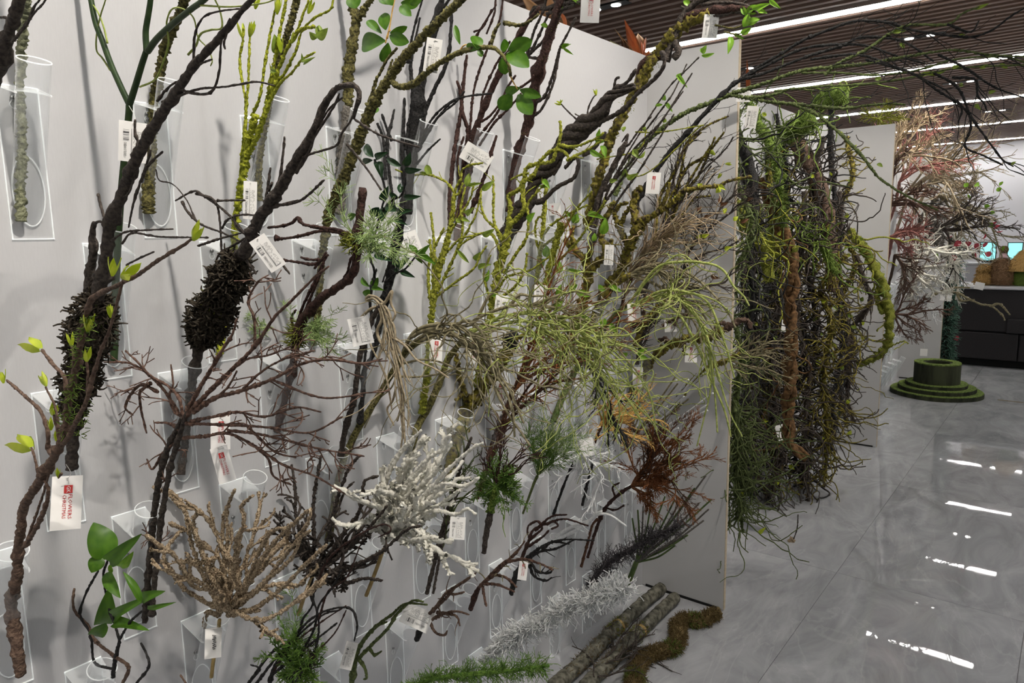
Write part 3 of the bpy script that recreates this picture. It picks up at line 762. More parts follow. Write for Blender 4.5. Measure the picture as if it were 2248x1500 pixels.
# olive branch with big round leaves
b = Br('round_leaf_branch', 'rough olive branch carrying big round green leaves on yellow stalks', (690, 735), 'bk_olive', Y0=HY(2, 2))
b.stem('688,745 697,690 702,620 708,560 716,500 729,450 752,400 775,340 790,300 806,258 832,208 862,160 892,120 930,80 970,40 1020,-10', [15, 16, 17, 22, 25, 24, 22, 20, 20, 18], style='ring')
b.twigs('856,172 870,188 890,190 912,182 932,163 970,135 1010,115 1050,105 1082,105 1102,120 1116,142 1121,168', [13, 16, 12, 9, 7], style='ring')
b.twigs('1078,98 1085,70 1098,50|1108,50 1140,55 1170,42 1182,30|808,252 815,215 825,180 842,145 850,130 872,105|818,236 832,200 852,160 862,130|798,280 806,240 815,205', [9, 6], style='moss')
b.twigs('1121,168 1128,182 1136,196|850,85 856,55 862,20 868,-10|1008,112 1018,100 1025,98|846,95 852,72 858,66', [4, 3], m='bk_gold', style='light')
for q in ((846, 90, 788, 98, 40), (838, 74, 804, 43, 19), (847, 66, 843, 27, 27), (856, 73, 893, 60, 16), (855, 79, 894, 92, 28), (852, 94, 840, 137, 25), (862, 10, 830, -10, 22), (878, 14, 900, 32, 22), (770, -12, 781, 17, 33), (880, 6, 916, 12, 20), (862, 12, 846, -14, 24), (900, 10, 925, -6, 20)): b.leaf(*q, 'rd', 'mid')
for q in ((1050, 110, 1043, 76, 27), (1056, 103, 1021, 103, 18), (1050, 108, 1058, 124, 14), (1106, 114, 1108, 88, 18), (1116, 110, 1166, 90, 34), (1112, 117, 1158, 143, 35), (1106, 122, 1108, 164, 27), (1143, 193, 1107, 203, 20), (1141, 197, 1186, 212, 21), (1124, 206, 1096, 240, 33), (1137, 208, 1166, 249, 36), (1010, 98, 998, 54, 14)): b.leaf(*q, 'rd', 'mid')
# dark red branch with fern tufts
b = Br('red_brown_branch', 'dark red brown branch with a sawn top and lacy fern tufts', (608, 948), 'bk_redbrown', Y0=HY(3, 2))
b.stem('608,948 620,900 632,850 645,790 652,745 664,705 682,680 712,650 750,625 775,600 783,570 784,530', [15, 17, 19, 22, 20, 20, 21, 20])
b.stem('784,530 788,490 793,450 796,412', [22, 18, 18, 20])
b.twigs('777,522 745,506 705,500 665,492 654,478 640,490 615,497 588,500|775,525 735,508 700,508 650,520 612,525|612,525 605,518 604,530|770,530 745,512', [9, 6])
b.twigs('645,735 662,680 690,620 705,585 718,562|652,730 675,670 700,610 712,575|720,560 690,580 650,575 615,572 597,580 593,592 600,595|700,570 678,570 660,565|650,740 640,700 650,680|780,560 770,570 762,600 748,620|716,555 705,572 690,590', [7, 5])
b.moss('772,545 780,530 788,515', [28, 36, 24], 260, .022, 'moss_olive', .0013)
b.moss('645,760 655,735 662,712', [26, 34, 28], 200, .022, 'moss_olive', .0013, part='moss')
b.fern(784, 522, 12, .16, dirs=[(900, 500), (880, 525), (860, 505), (840, 490), (830, 530), (870, 545), (790, 500), (770, 495)], spread=.3, rr=.0008, droop=-.5)
b.fern(664, 722, 13, .13, dirs=[(740, 690), (745, 720), (720, 745), (730, 770), (640, 700), (630, 720), (700, 690), (700, 770), (760, 765)], rr=.0008, droop=-.8)
b.fern(600, 720, 5, .07, dirs=[(550, 730), (560, 720), (570, 700)], rr=.0007, droop=-.5)
# bare brown branch
b = Br('bare_twig_branch', 'bare brown branch with a wide fan of thin thorny twigs', (322, 1366), 'bk_twigbrown', Y0=HY(4, 0))
b.stem('318,1364 324,1290 330,1220 338,1130 350,1050 368,985 390,940 402,915', [14, 14, 14, 14, 12, 12], m='bk_dark')
b.stem('333,1352 340,1270 348,1190 362,1090 378,1010 398,945 412,905', [12, 13, 12, 11], m='bk_dark')
b.twigs('405,918 440,880 500,820 560,760 600,700 640,660 690,610 722,585|412,900 440,850 470,800 490,765 510,735 520,700|425,905 470,875 530,858 600,832 660,800 720,790 800,800', [11, 8, 5])
b.twigs('400,925 395,880 372,850 330,825 300,793 275,770|398,915 350,845 290,800 228,795|345,860 310,845 285,870 275,895 292,912|330,842 308,862 310,900 322,952|405,910 385,905 372,870 380,845 375,800', [8, 6, 4])
b.twigs('408,930 470,932 540,935 600,940 680,950 752,915|402,962 450,958 500,952 560,980 620,1020 690,1045 758,1085|500,945 560,952 620,965 700,985 800,1002|420,925 470,915 520,905 580,915 650,895 705,905|392,968 360,992 335,1030 322,1008|395,945 370,930 340,928', [8, 6, 4])
b.twigs('560,762 558,700 545,660 565,620 575,615|600,835 700,872 790,868|530,858 570,820 620,790 690,770|500,822 540,790 590,780 640,760|470,878 500,850 520,815|560,980 590,1010 600,1045 640,1065|545,938 600,990 650,1005', [7, 4])
b.spurs(110, .05, .6, 1, t0=.3, nch=2, only=range(2, 30) if False else None, rmin=.0011, rmax=.002, step=.009, wig=.12, spread=1.0)
# lime budded branch (nearest)
b = Br('budding_branch', 'knotty brown branch with bright lime buds, in the front holder', (42, 1482), 'bk_brown', Y0=HY(4, -1))
b.stem('44,1484 38,1425 29,1370 24,1320 36,1275 40,1205 48,1155 53,1112 85,1060 113,1012 128,985 142,950 147,900 156,850 168,800 180,740 190,690 203,655 250,630 300,605 350,570 400,540 424,522', [24, 25, 24, 20, 19, 19, 17, 15, 14, 12, 10, 8, 6])
b.twigs('54,1200 84,1150 100,1112 106,1075 96,1045 104,1010|126,990 150,960 165,930 190,880 206,820 222,770 242,720 262,645 272,608|118,1005 106,985 105,950 90,905 55,870 15,835|145,868 142,830 112,795 92,768', [11, 9, 6])
b.twigs('132,975 128,930 120,890 100,850|85,1045 75,1000 68,982|130,970 122,930 118,910|158,845 162,800 157,755|190,860 193,820 190,790|60,1185 90,1100 108,1040|135,1040 128,1050', [6, 5])
for q in ((424, 528, 440, 492), (246, 606, 252, 565), (270, 612, 298, 590), (243, 698, 240, 668), (192, 728, 196, 690), (158, 760, 152, 730), (90, 768, 62, 752), (8, 842, 2, 812), (102, 848, 90, 820), (115, 912, 122, 890), (112, 945, 112, 918), (124, 970, 124, 948), (70, 985, 38, 968), (128, 1050, 126, 1028), (190, 795, 194, 765)): b.bud(*q, m='lime', fat=.8)
b.moss('142,950 150,900 160,850 175,780 195,690', [14, 14], 180, .014, 'moss_green', .001)
# black twigs with big green leaves
b = Br('green_leaf_sprig', 'thin black twigs with large heart-shaped green leaves', (248, 1486), 'bk_black', Y0=HY(5, 0) + .01)
b.stem('248,1487 252,1455 262,1408', [10, 8])
b.twigs('262,1408 252,1370 241,1340 233,1305 227,1262 236,1232|250,1470 208,1455 201,1402 196,1386 176,1350 186,1310 205,1272 216,1254|262,1405 285,1367 312,1342|300,1500 326,1466 323,1440 309,1412', [6, 5])
b.twigs('270,1500 282,1465 250,1440 210,1408 192,1372 166,1346 160,1320 163,1292', [8, 5], m='bk_brown')
for q in ((231, 1229, 210, 1146, 64), (240, 1234, 290, 1190, 36), (220, 1222, 200, 1258, 36), (233, 1258, 258, 1309, 28), (228, 1370, 238, 1312, 46), (254, 1358, 306, 1317, 24), (248, 1371, 311, 1376, 24), (233, 1368, 195, 1404, 32), (310, 1322, 273, 1254, 18), (314, 1314, 346, 1302, 26), (324, 1332, 373, 1328, 12)): b.leaf(*q, 'he', 'mid')
for q in ((240, 1240, 246, 1262, 10), (262, 1244, 288, 1222, 22), (300, 1300, 318, 1322, 10)): b.leaf(*q, 'he', 'bright')
# ================================================================ branches, middle of the wall
# black multi-strand branch (fifth top holder)
b = Br('black_branch', 'black rough branch of many upright strands behind the round-leaved branch', (893, 470), 'bk_black', Y0=HY(1, 4))
b.stem('893,470 897,400 905,330 912,260 921,200 932,150 947,80 962,30 975,-20', [26, 26, 24, 22, 20, 16, 12])
b.twigs('880,480 889,400 883,330 886,280 888,215|897,400 903,300 906,200 901,150 906,108|912,330 922,320 932,250 952,200 976,150 986,110 990,60 992,15|905,300 925,200 940,130 958,70 975,30|890,330 905,240 925,150 940,90 960,40 990,-10', [11, 9, 6])
b.twigs('905,200 903,120 912,85 922,38|915,360 940,330 967,305|925,315 940,275 968,240 1010,215 1080,205|918,330 945,280 985,230 1012,215|930,310 960,260 1000,225 1020,200|895,140 905,80 918,30 930,-10', [6, 4])
b.twigs('865,455 856,390 850,310 858,275 866,240|846,395 842,310 828,270|860,310 850,285 838,250', [8, 5])
# tall black stem below it
b = Br('black_branch', 'slim black stem rising behind the hanging tan roots', (790, 930), 'bk_black', Y0=HY(3, 3))
b.stem('790,930 797,860 800,815 818,780 827,740 838,690 848,650 856,605 864,560 873,520 884,470', [12, 12, 13, 18, 20, 19, 19])
b.twigs('838,690 850,670 856,640 870,590 876,560|820,700 812,660 820,620 826,590', [6, 4])
# thin vine with dark glossy leaves
b = Br('dark_leaf_vine', 'thin black vine with clusters of glossy dark green leaves', (800, 800), 'bk_black', Y0=HY(3, 3) - .03)
b.stem('800,800 806,740 815,700 812,655 822,600 812,560 822,520 835,470 845,420 835,380 822,350', [6, 6, 5, 5])
b.twigs('835,470 860,440 880,430 890,400 885,370|815,640 812,625|862,560 850,590 840,620|845,620 870,600 890,590 914,562', [5, 4])
for q in ((820, 346, 800, 314, 20), (824, 347, 848, 335, 15), (819, 352, 792, 359, 14), (826, 356, 838, 386, 20), (882, 366, 846, 346, 15), (886, 363, 901, 338, 18), (888, 370, 922, 374, 14), (878, 424, 880, 402, 15), (874, 434, 853, 423, 12), (886, 432, 921, 432, 13), (838, 440, 851, 412, 18), (846, 452, 874, 462, 20), (842, 455, 838, 485, 18), (832, 455, 812, 475, 22), (872, 466, 900, 462, 15), (868, 480, 890, 492, 12), (816, 549, 845, 534, 14), (820, 556, 802, 548, 11), (824, 556, 856, 572, 15), (866, 578, 876, 585, 14), (872, 588, 894, 570, 18), (876, 590, 866, 600, 14), (880, 595, 908, 608, 14), (806, 545, 826, 532, 12)): b.leaf(*q, 'ov', 'dark')
for q in ((915, 560, 898, 536, 14), (918, 558, 940, 541, 16), (919, 562, 953, 577, 15), (915, 564, 926, 577, 12), (812, 630, 791, 607, 12), (816, 628, 830, 611, 18), (816, 633, 840, 636, 11), (812, 636, 800, 653, 18), (782, 470, 764, 482, 16), (830, 236, 815, 250, 14)): b.leaf(*q, 'ov', 'mid')
# dark red brown multi strand branch
b = Br('red_brown_branch', 'dark red brown upright strands behind the tilted barcode card', (1000, 535), 'bk_redbrown', Y0=HY(1, 5))
b.stem('1000,535 1008,490 1020,430 1030,370 1042,300 1050,268 1070,220 1095,160 1120,110 1150,60 1185,15', [16, 17, 17, 15, 13, 11, 8])
b.twigs('988,495 987,433 992,380 997,333 1006,280 1013,233 1010,200 1003,177|1033,467 1055,410 1067,377 1080,330 1090,297|1012,430 1020,340 1028,290 1014,240 1018,180 1025,120', [10, 9, 6])
b.twigs('1012,430 1030,300 1040,200 1065,120 1095,50 1105,-10|1042,310 1090,250 1110,200 1132,165|1052,320 1085,270 1115,240 1145,205|1035,300 1060,240 1092,180 1110,150|1050,270 1075,255 1110,215 1160,180 1172,165|1020,330 1050,280 1060,210 1085,150 1120,90|1000,480 1010,420 1005,350 1018,300', [6, 5])
b.twigs('1040,70 1060,60 1080,20|1068,75 1085,30 1088,0|1045,80 1070,40 1090,10', [5, 4])
# brown stem with mossy edges
b = Br('moss_edged_stem', 'tall brown stem with fuzzy olive edges, left of the twisted vine', (1118, 465), 'bk_mossbrown', Y0=HY(1, 6))
b.stem('1118,465 1124,405 1136,350 1150,300 1163,258 1171,220 1179,170 1191,130 1206,80 1222,30 1236,-15', [18, 20, 21, 22, 22, 21], m='bk_redbrown')
b.moss('1150,300 1163,258 1171,220 1179,170 1191,130 1206,80 1222,30', [21, 22, 22], 420, .006, 'moss_olive', .0008)
b.twigs('1170,228 1195,212 1215,160 1228,110 1248,70 1265,38|1163,262 1190,238 1212,190 1222,150 1230,100|1158,128 1180,85 1200,40 1215,10|1162,120 1192,90 1222,45 1240,10|1160,125 1175,128 1192,125|1155,128 1172,70 1192,25 1200,-5', [7, 5], m='bk_dark')
b.twigs('1172,15 1180,30 1165,33 1175,18 1200,20 1240,8 1275,5|1190,20 1215,12 1245,-5|1200,30 1230,22 1262,10', [9, 7], m='bk_dark')
for q in ((1232, 104, 1250, 98, 8), (1236, 104, 1247, 96, 10), (1236, 106, 1258, 120, 6), (1240, 10, 1225, 22, 12), (1258, -4, 1270, 6, 14), (1205, 62, 1186, 52, 10)): b.leaf(*q, 'la', 'bright')

def helix(br, spec, w, strands, turns, m, wfac=.55, part='strand'):
    """strands twisted round each other along a traced run"""
    P = br.path(spec); n = len(P); ww = np.interp(np.linspace(0, 1, n), np.linspace(0, 1, len(w)), w)
    r = np.array([ww[i] * .5 * m_per_px(P[i]) for i in range(n)]); Q = catmull(np.hstack([P, r[:, None]]), .006); C = Q[:, :3]; R = Q[:, 3]
    T = np.gradient(C, axis=0); T /= np.linalg.norm(T, axis=1)[:, None]; ref = np.array((.2, 1, .1)); N = np.cross(T, ref); N /= np.linalg.norm(N, axis=1)[:, None]; B = np.cross(T, N)
    t = np.linspace(0, 1, len(C))
    for k in range(strands):
        a = 2 * math.pi * (k / strands + turns * t); fl = 1 + .25 * np.sin(7 * t + k * 2)
        L = C + (R * (1 - wfac) * fl)[:, None] * (np.cos(a)[:, None] * N + np.sin(a)[:, None] * B)
        mb = MB(); mb.tube(L, R * wfac * (0.9 + .2 * math.sin(k)), 10, True, .12, br.rng); mb.obj(part, M[m], br.root, br.o); br.paths.append((L, R * wfac))

# thick twisted vine
b = Br('twisted_vine', 'thick black vine of twisted strands slanting up across the middle of the wall', (1100, 560), 'bk_dark', Y0=HY(2, 5))
helix(b, '1098,570 1108,525 1130,480 1158,440 1170,410 1186,385 1214,362 1226,332 1250,300 1290,274 1320,248 1336,215 1360,203 1393,188', [16, 32, 42, 38, 27, 36, 34, 38, 50, 48, 36, 28, 20, 15], 4, 3.4, 'bk_dark', .44)
b.twigs('1332,250 1340,222 1348,196 1372,185 1398,152|1300,280 1330,262 1370,240 1400,205 1440,170 1458,140 1452,112|1160,445 1190,440 1225,410 1260,390 1270,360 1262,345 1240,370|1215,370 1232,340 1228,360 1215,385|1280,340 1300,330 1330,290', [11, 8])
b.twigs('1345,205 1352,175 1360,170', [7, 5])
b.twigs('1290,270 1291,240 1302,215 1310,208|1275,280 1265,262 1252,250 1235,232 1232,228|1283,292 1278,262 1262,250', [4, 3])
for q in ((1309, 210, 1306, 195), (1232, 230, 1220, 224), (1230, 228, 1233, 218)): b.bud(*q, m='lime', fat=.9)
# mossy stem with dark vine wrapped round the top
b = Br('mossy_pole', 'olive mossy pole wrapped by a dark vine, reaching past the wall corner', (1290, 500), 'bk_mossbrown', Y0=HY(1, 8) - .1)
b.stem('1288,505 1300,450 1320,370 1340,305 1362,262 1400,190 1432,135 1470,85 1510,50 1560,30', [18, 20, 22, 22, 24, 26, 24, 20], style='moss')
b.moss('1340,305 1362,262 1400,190 1432,135 1470,85 1510,50', [22, 24, 26, 24], 700, .008, 'moss_olive', .0009)
b.stem('1402,205 1402,170 1412,140 1440,123 1452,128', [16, 15, 12], m='bk_redbrown', part='strand') if False else b.strand('1402,205 1402,170 1412,140 1440,123 1452,128', [17, 16, 14], 'strand', 'bk_redbrown')
b.strand('1460,135 1470,105 1490,60 1503,30 1530,5 1560,-10', [16, 18, 16, 14], 'strand', 'bk_dark')
b.strand('1478,128 1490,110 1480,80 1500,55 1525,40', [16, 16, 14], 'strand', 'bk_dark')
b.strand('1500,40 1540,28 1580,22 1625,18 1660,22', [20, 18, 14, 10], 'strand', 'bk_redbrown')
b.twigs('1495,15 1520,30 1545,38|1540,10 1590,5 1640,12 1665,30|1600,20 1630,30 1640,45|1560,35 1600,30 1640,0', [8, 5], m='bk_dark')
b.twigs('1570,55 1610,62 1635,50 1640,30|1590,70 1620,75 1645,62|1640,40 1655,60', [4, 3], m='bk_olive')
for q in ((1632, 20, 1600, 22, 10), (1640, 28, 1660, 10, 14), (1645, 30, 1672, 18, 12), (1632, 60, 1645, 30, 18), (1640, 55, 1668, 40, 16), (1625, 72, 1650, 62, 14), (1602, 80, 1600, 116, 14), (1650, 20, 1690, 8, 12), (1690, 0, 1712, 18, 10), (1610, 75, 1632, 85, 8), (1500, 2, 1518, 14, 12), (1545, 118, 1538, 105, 10), (1540, 122, 1568, 118, 9), (1542, 118, 1550, 100, 12), (1640, 34, 1626, 12, 12), (1660, 24, 1684, 28, 10)): b.leaf(*q, 'ov', 'bright')
b.twigs('1400,300 1430,250 1470,190 1500,160 1535,125|1415,290 1460,230 1480,200 1508,140', [4, 3], m='bk_dark')
for q in ((1487, 165, 1507, 190, 10), (1484, 168, 1500, 160, 7), (1455, 230, 1437, 232, 7), (1460, 225, 1476, 245, 9), (1456, 220, 1460, 210, 9)): b.leaf(*q, 'ov', 'bright')

# lime twiggy branch (third row)
b = Br('lime_twig_branch', 'lime green mossy twigs fanning up in the middle, beside the dark red strands', (925, 908), 'bk_mosstwig', Y0=HY(3, 4))
b.stem('926,908 934,850 941,785 947,700 955,645 962,600 978,545 990,490 998,425', [16, 15, 14, 13, 12, 9], style='moss')
b.twigs('948,690 950,640 958,590 975,540 993,480 999,420 1012,392 1014,374 1035,362 1060,358|960,640 985,590 1005,545 1016,500 1012,455 1022,410|950,620 953,545 946,466|944,660 940,600 946,560 943,525|965,610 950,560 975,500', [8, 5], style='moss')
b.twigs('998,424 982,402 960,390 935,383 900,384 868,372|985,590 1010,540 1040,520 1062,510|1005,545 1030,500 1045,470 1055,430|1000,430 1010,420 1015,400|975,560 1010,525 1040,518|995,500 1030,440 1042,400|960,650 1000,620 1040,590 1055,560 1068,540', [6, 4], style='moss')
for q in ((948, 388, 934, 360, 16), (946, 386, 918, 378, 7), (1024, 410, 1030, 380, 15), (1028, 408, 1056, 402, 8), (1058, 418, 1084, 398, 15), (1022, 470, 1038, 458, 14), (1012, 480, 1030, 486, 10), (1058, 515, 1084, 505, 14), (1040, 570, 1056, 555, 16), (1030, 578, 1000, 545, 10), (950, 590, 958, 570, 10), (1050, 590, 1075, 580, 12), (1012, 490, 1000, 478, 10)): b.leaf(*q, 'ov', 'olive')
b.spurs(26, .035, .6, 0, t0=.1, rmin=.0012, rough=.2)

# lime trunk with looping arms
b = Br('lime_antler_branch', 'olive green mossy trunk whose looping arms cross the twisted black vine', (1047, 850), 'bk_mosstwig', Y0=HY(3, 5))
b.stem('1047,850 1056,790 1067,733 1080,683 1093,593 1105,560 1113,520 1121,484', [15, 16, 17, 17, 18, 17, 16], style='moss')
b.twigs('1116,492 1120,450 1117,430 1140,415 1150,395 1155,370 1175,360 1210,355 1220,335 1227,315 1231,290 1229,265|1124,490 1150,462 1148,432 1151,400 1170,385 1188,352 1214,330 1240,334 1250,352', [10, 9, 6], style='moss')
b.twigs('1224,318 1260,322 1300,308 1326,292|1245,352 1288,330 1322,308|1108,535 1092,505 1068,482 1056,450 1056,412|1103,560 1080,515 1052,514 1030,520|1110,545 1085,490 1084,430 1082,385|1105,600 1132,560 1155,522 1160,478 1160,445 1200,400|1096,655 1130,630 1152,592 1157,555', [8, 6, 5], style='moss')
b.twigs('1092,640 1110,610 1140,600 1170,590 1210,560|1083,690 1070,640 1062,600 1078,560|1160,380 1140,385 1120,395|1085,700 1075,660 1085,630', [6, 4], style='moss')
for q in ((1160, 486, 1172, 468, 15), (1306, 305, 1326, 312, 12), (1312, 300, 1316, 285, 10), (1320, 320, 1330, 345, 13), (1296, 330, 1322, 345, 13), (1190, 395, 1206, 412, 12), (1200, 410, 1182, 408, 7), (1062, 620, 1074, 594, 10), (1080, 650, 1104, 654, 9)): b.leaf(*q, 'ov', 'bright')
b.spurs(30, .04, .6, 0, t0=.1, rmin=.0012, rough=.2)

# olive cut stems
b = Br('mossy_stem_pair', 'two upright lime mossy stems, one with a sawn flat top', (1165, 690), 'bk_mosstwig', Y0=HY(2, 6))
b.stem('1175,640 1180,600 1187,545 1193,490 1196,440 1200,400', [11, 11, 10, 8], style='moss')
b.stem('1197,640 1203,600 1215,555 1224,520 1231,488', [14, 14, 16, 18], style='moss')
b.twigs('1185,560 1175,510 1180,480 1190,478 1195,490|1215,545 1240,500 1265,460 1300,420|1190,520 1215,490 1250,470 1290,450|1205,590 1240,560 1275,520 1310,470 1330,440|1187,545 1230,510 1260,470', [6, 5], style='moss')
for q in ((1258, 490, 1268, 470, 18), (1254, 478, 1237, 462, 8), (1290, 470, 1326, 478, 13), (1322, 515, 1330, 480, 20), (1302, 530, 1306, 512, 12), (1200, 565, 1200, 540, 20), (1196, 568, 1182, 590, 18), (1222, 600, 1230, 574, 18), (1245, 592, 1280, 597, 9), (1206, 568, 1212, 576, 8)): b.leaf(*q, 'ov', 'bright')
b.spurs(20, .05, .5, 1, t0=.2, rmin=.001, nch=2)

# dark antler branch
b = Br('antler_branch', 'dark brown antler-like branch with moss, forking beside a barcode tag', (1232, 800), 'bk_mossbrown', Y0=HY(3, 7))
b.stem('1225,815 1245,760 1262,720 1275,680 1284,640 1290,600 1283,570 1265,552 1240,526', [20, 20, 20, 20, 19, 16, 13], m='bk_mossbrown', style='knob')
b.stem('1288,605 1310,580 1325,560 1330,542 1322,528 1318,510', [17, 16, 14, 12], style='knob')
b.twigs('1285,575 1295,560 1300,550|1268,555 1258,530 1255,510 1262,495|1330,545 1340,535 1345,525|1318,515 1322,490 1335,470 1348,440', [12, 8], style='knob')
b.spurs(16, .06, .4, 1, t0=.2, nch=2)

# mossy chunky branch nearer the corner
b = Br('mossy_log_branch', 'chunky brown branch with yellow moss, gnarled upper end by the red-printed card', (1330, 700), 'bk_mossbrown', Y0=HY(2, 8))
b.stem('1310,690 1340,625 1362,600 1375,560 1382,540 1400,505 1410,480', [22, 22, 20, 22, 20, 18], style='knob')
b.stem('1385,545 1392,510 1395,480 1390,455 1396,425 1410,410', [18, 16, 14, 12], style='knob')
b.twigs('1380,540 1362,500 1378,462 1398,440 1400,415|1400,505 1425,480 1452,462 1482,440 1500,420 1540,412 1582,408 1592,400 1620,393 1650,388|1408,482 1440,470 1462,432 1470,400|1362,505 1350,470 1362,450 1380,445', [13, 9, 6], style='knob')
b.moss('1362,600 1375,560 1390,530 1400,505', [20, 24, 22], 420, .012, 'moss_olive', .001)
b.moss('1425,480 1482,440 1540,412', [10, 10], 160, .008, 'moss_olive', .001)
b.leaves('1482,440 1490,428,0,0') if False else None
for q in ((1485, 440, 1482, 430, 10), (1540, 412, 1532, 404, 12), (1580, 412, 1572, 424, 12), (1578, 408, 1592, 416, 10)): b.leaf(*q, 'la', 'lime')

# long black mossy whips next to the corner
b = Br('mossy_whip_branch', 'dense spray of thin dark whips with lime moss patches beside the divider panel', (1395, 720), 'bk_dark', Y0=HY(2, 9))
b.stem('1395,720 1410,650 1430,590 1450,530 1470,480 1490,430', [14, 13, 12, 9])
b.twigs('1440,560 1460,500 1470,440 1490,400 1500,350 1510,320 1540,290|1450,530 1480,470 1500,420 1530,370 1560,320|1430,590 1440,500 1450,430 1480,380 1500,330 1520,300 1560,272 1600,255|1460,500 1490,440 1530,390 1550,350 1570,300|1445,540 1480,500 1520,440 1560,430|1470,480 1500,380 1550,340 1590,290', [8, 6, 4], style='moss', m='bk_mossbrown')
b.twigs('1490,450 1520,400 1590,330 1610,300|1420,600 1440,470 1452,420|1470,450 1520,420 1562,364|1480,440 1480,400 1475,360|1430,560 1470,440 1480,380 1500,300|1450,480 1490,360 1508,310|1455,500 1500,440 1530,430 1570,380', [4, 3])
b.spurs(110, .10, .5, 1, t0=.1, nch=2, spread=.5, wig=.09, rmin=.0011)
for q in ((1570, 340, 1555, 328), (1592, 360, 1606, 360), (1576, 392, 1584, 380)): b.bud(*q, m='lime', fat=.9)
# whips behind (upper) - smooth dark shoots rising to the corner
b = Br('dark_shoot_branch', 'dark straight shoots rising toward the top of the divider panel', (1290, 620), 'bk_dark', Y0=HY(2, 7))
b.stem('1285,640 1295,560 1305,480 1320,420 1345,370 1375,310', [14, 14, 13, 10])
b.twigs('1375,310 1378,295 1365,312|1340,380 1368,325 1380,318 1400,290 1430,255|1305,480 1330,400 1350,370|1300,520 1330,430 1370,350 1400,300|1310,470 1360,400 1420,320|1300,540 1350,450 1400,380 1450,300 1480,250|1330,420 1390,330 1440,280 1500,200|1325,420 1390,350 1450,270 1520,160', [7, 5, 3])
b.twigs('1310,350 1400,330 1420,285|1395,290 1450,290 1545,275|1360,380 1420,380 1540,275', [3, 3], m='bk_mosstwig')
for q in ((1402, 348, 1388, 325, 14), (1400, 348, 1418, 332, 7), (1374, 390, 1372, 368, 12), (1376, 392, 1400, 382, 12), (1368, 290, 1372, 276, 10), (1412, 288, 1418, 278, 8), (1456, 270, 1462, 260, 10), (1330, 345, 1322, 330, 10), (1338, 400, 1355, 395, 10)): b.leaf(*q, 'la', 'olive')

# long arching vines out of the corner
b = Br('arching_vine', 'long thin dark vines arching from the wall corner high across the aisle', (1395, 470), 'bk_black', Y0=HY(1, 9))
b.stem('1395,470 1400,440 1430,390 1470,335 1515,285 1560,235 1605,190 1640,165', [13, 12, 11, 10, 8], m='bk_black')
b.stem('1350,430 1380,360 1405,325 1450,285 1500,250 1560,225 1610,205 1660,190', [11, 11, 10, 10, 9], m='bk_greenroot', style='moss')
b.twigs('1605,190 1660,150 1720,115 1760,90 1820,65 1880,46 1950,50 2000,65 2060,75 2100,80 2140,80 2180,65 2220,35 2260,12|1625,175 1680,160 1770,125 1850,100 1890,82 1960,85 2000,100 2050,135|1640,165 1690,140 1760,108 1830,98 1900,100 1960,120 2030,140', [7, 6, 4])
b.twigs('1630,200 1700,175 1760,155 1830,147 1900,140 1960,130 2040,116 2100,110 2170,120 2260,125|1600,208 1680,222 1780,232 1850,238 1900,232 1950,228 1988,230|1740,228 1790,250 1830,280 1890,340 1930,390 1990,430 2060,462|1810,165 1840,140 1900,110 1960,70 2000,55 2080,53 2112,30 2150,15|1640,215 1690,210 1740,195 1790,200', [8, 7, 4], m='bk_greenroot', style='moss')
b.twigs('1900,130 2000,160 2060,200 2110,232 2140,270 2170,310 2200,350 2225,366|2050,160 2100,190 2124,240 2131,280 2119,322 2160,342 2202,363|2090,170 2140,175 2146,210 2160,226 2166,242|2060,120 2120,150 2180,190 2248,215|1780,130 1880,120 1960,145 2040,180 2080,200|2100,220 2112,240 2103,270|2080,53 2130,70 2150,45', [6, 5, 3])
b.twigs('1700,200 1800,190 1900,185 2000,170 2100,150 2260,142|1760,160 1840,160 1920,165 2010,155 2100,130 2200,125 2260,140', [5, 4], m='bk_greenroot')
b.spurs(60, .18, .6, 1, t0=.25, nch=2, spread=.35, wig=.06, rmin=.001, rmax=.0016)
for q in ((2140, 20, 2170, 8, 8), (1960, 72, 1990, 66, 9), (1975, 95, 1986, 106, 8), (2105, 80, 2118, 76, 7), (2020, 165, 2052, 158, 9), (2030, 160, 2085, 152, 10), (2090, 150, 2105, 145, 9), (2195, 140, 2212, 150, 9), (2150, 150, 2170, 142, 8), (1920, 175, 1936, 172, 9), (2105, 190, 2115, 182, 9), (2140, 230, 2152, 240, 9), (2170, 205, 2185, 200, 8), (1925, 360, 1938, 366, 8), (2220, 362, 2230, 355, 6)): b.leaf(*q, 'ov', 'olive')
# ================================================================ branches, lower and central part of the wall
# tan root hanging down
b = Br('tan_root_branch', 'pale tan root hanging in ropey strands beside the barcode card', (750, 1005), 'bk_tan', Y0=HY(4, 2))
b.stem('748,1005 757,947 777,877 787,803 800,745 818,700 835,668', [13, 13, 12, 10], m='bk_dark')
b.twigs('790,700 815,678 842,668 860,640 858,665 868,690 856,712|835,668 820,655 805,660 808,650 826,652 842,665|838,665 852,700 860,745 872,800 884,860 886,920 890,990|836,668 845,710 850,745 866,790 876,850 880,890 872,925|830,668 838,700 828,730 842,765 862,800 868,830', [8, 7, 5], style='light')
b.twigs('842,668 856,690 862,730 880,780 888,830 896,890 895,940|850,690 866,720 870,770 890,820 900,840|845,720 838,760 832,790 848,830 856,870 860,900|860,740 890,760 915,790 955,810 985,830|820,690 805,720 815,760 830,790|870,850 862,880 850,900 865,935|880,900 884,950 880,985', [6, 5, 4], style='light')
b.wisps('835,668 850,720 866,790 880,860', 16, .16, 4.5, wig=.05, pull=(0, 0, -4))
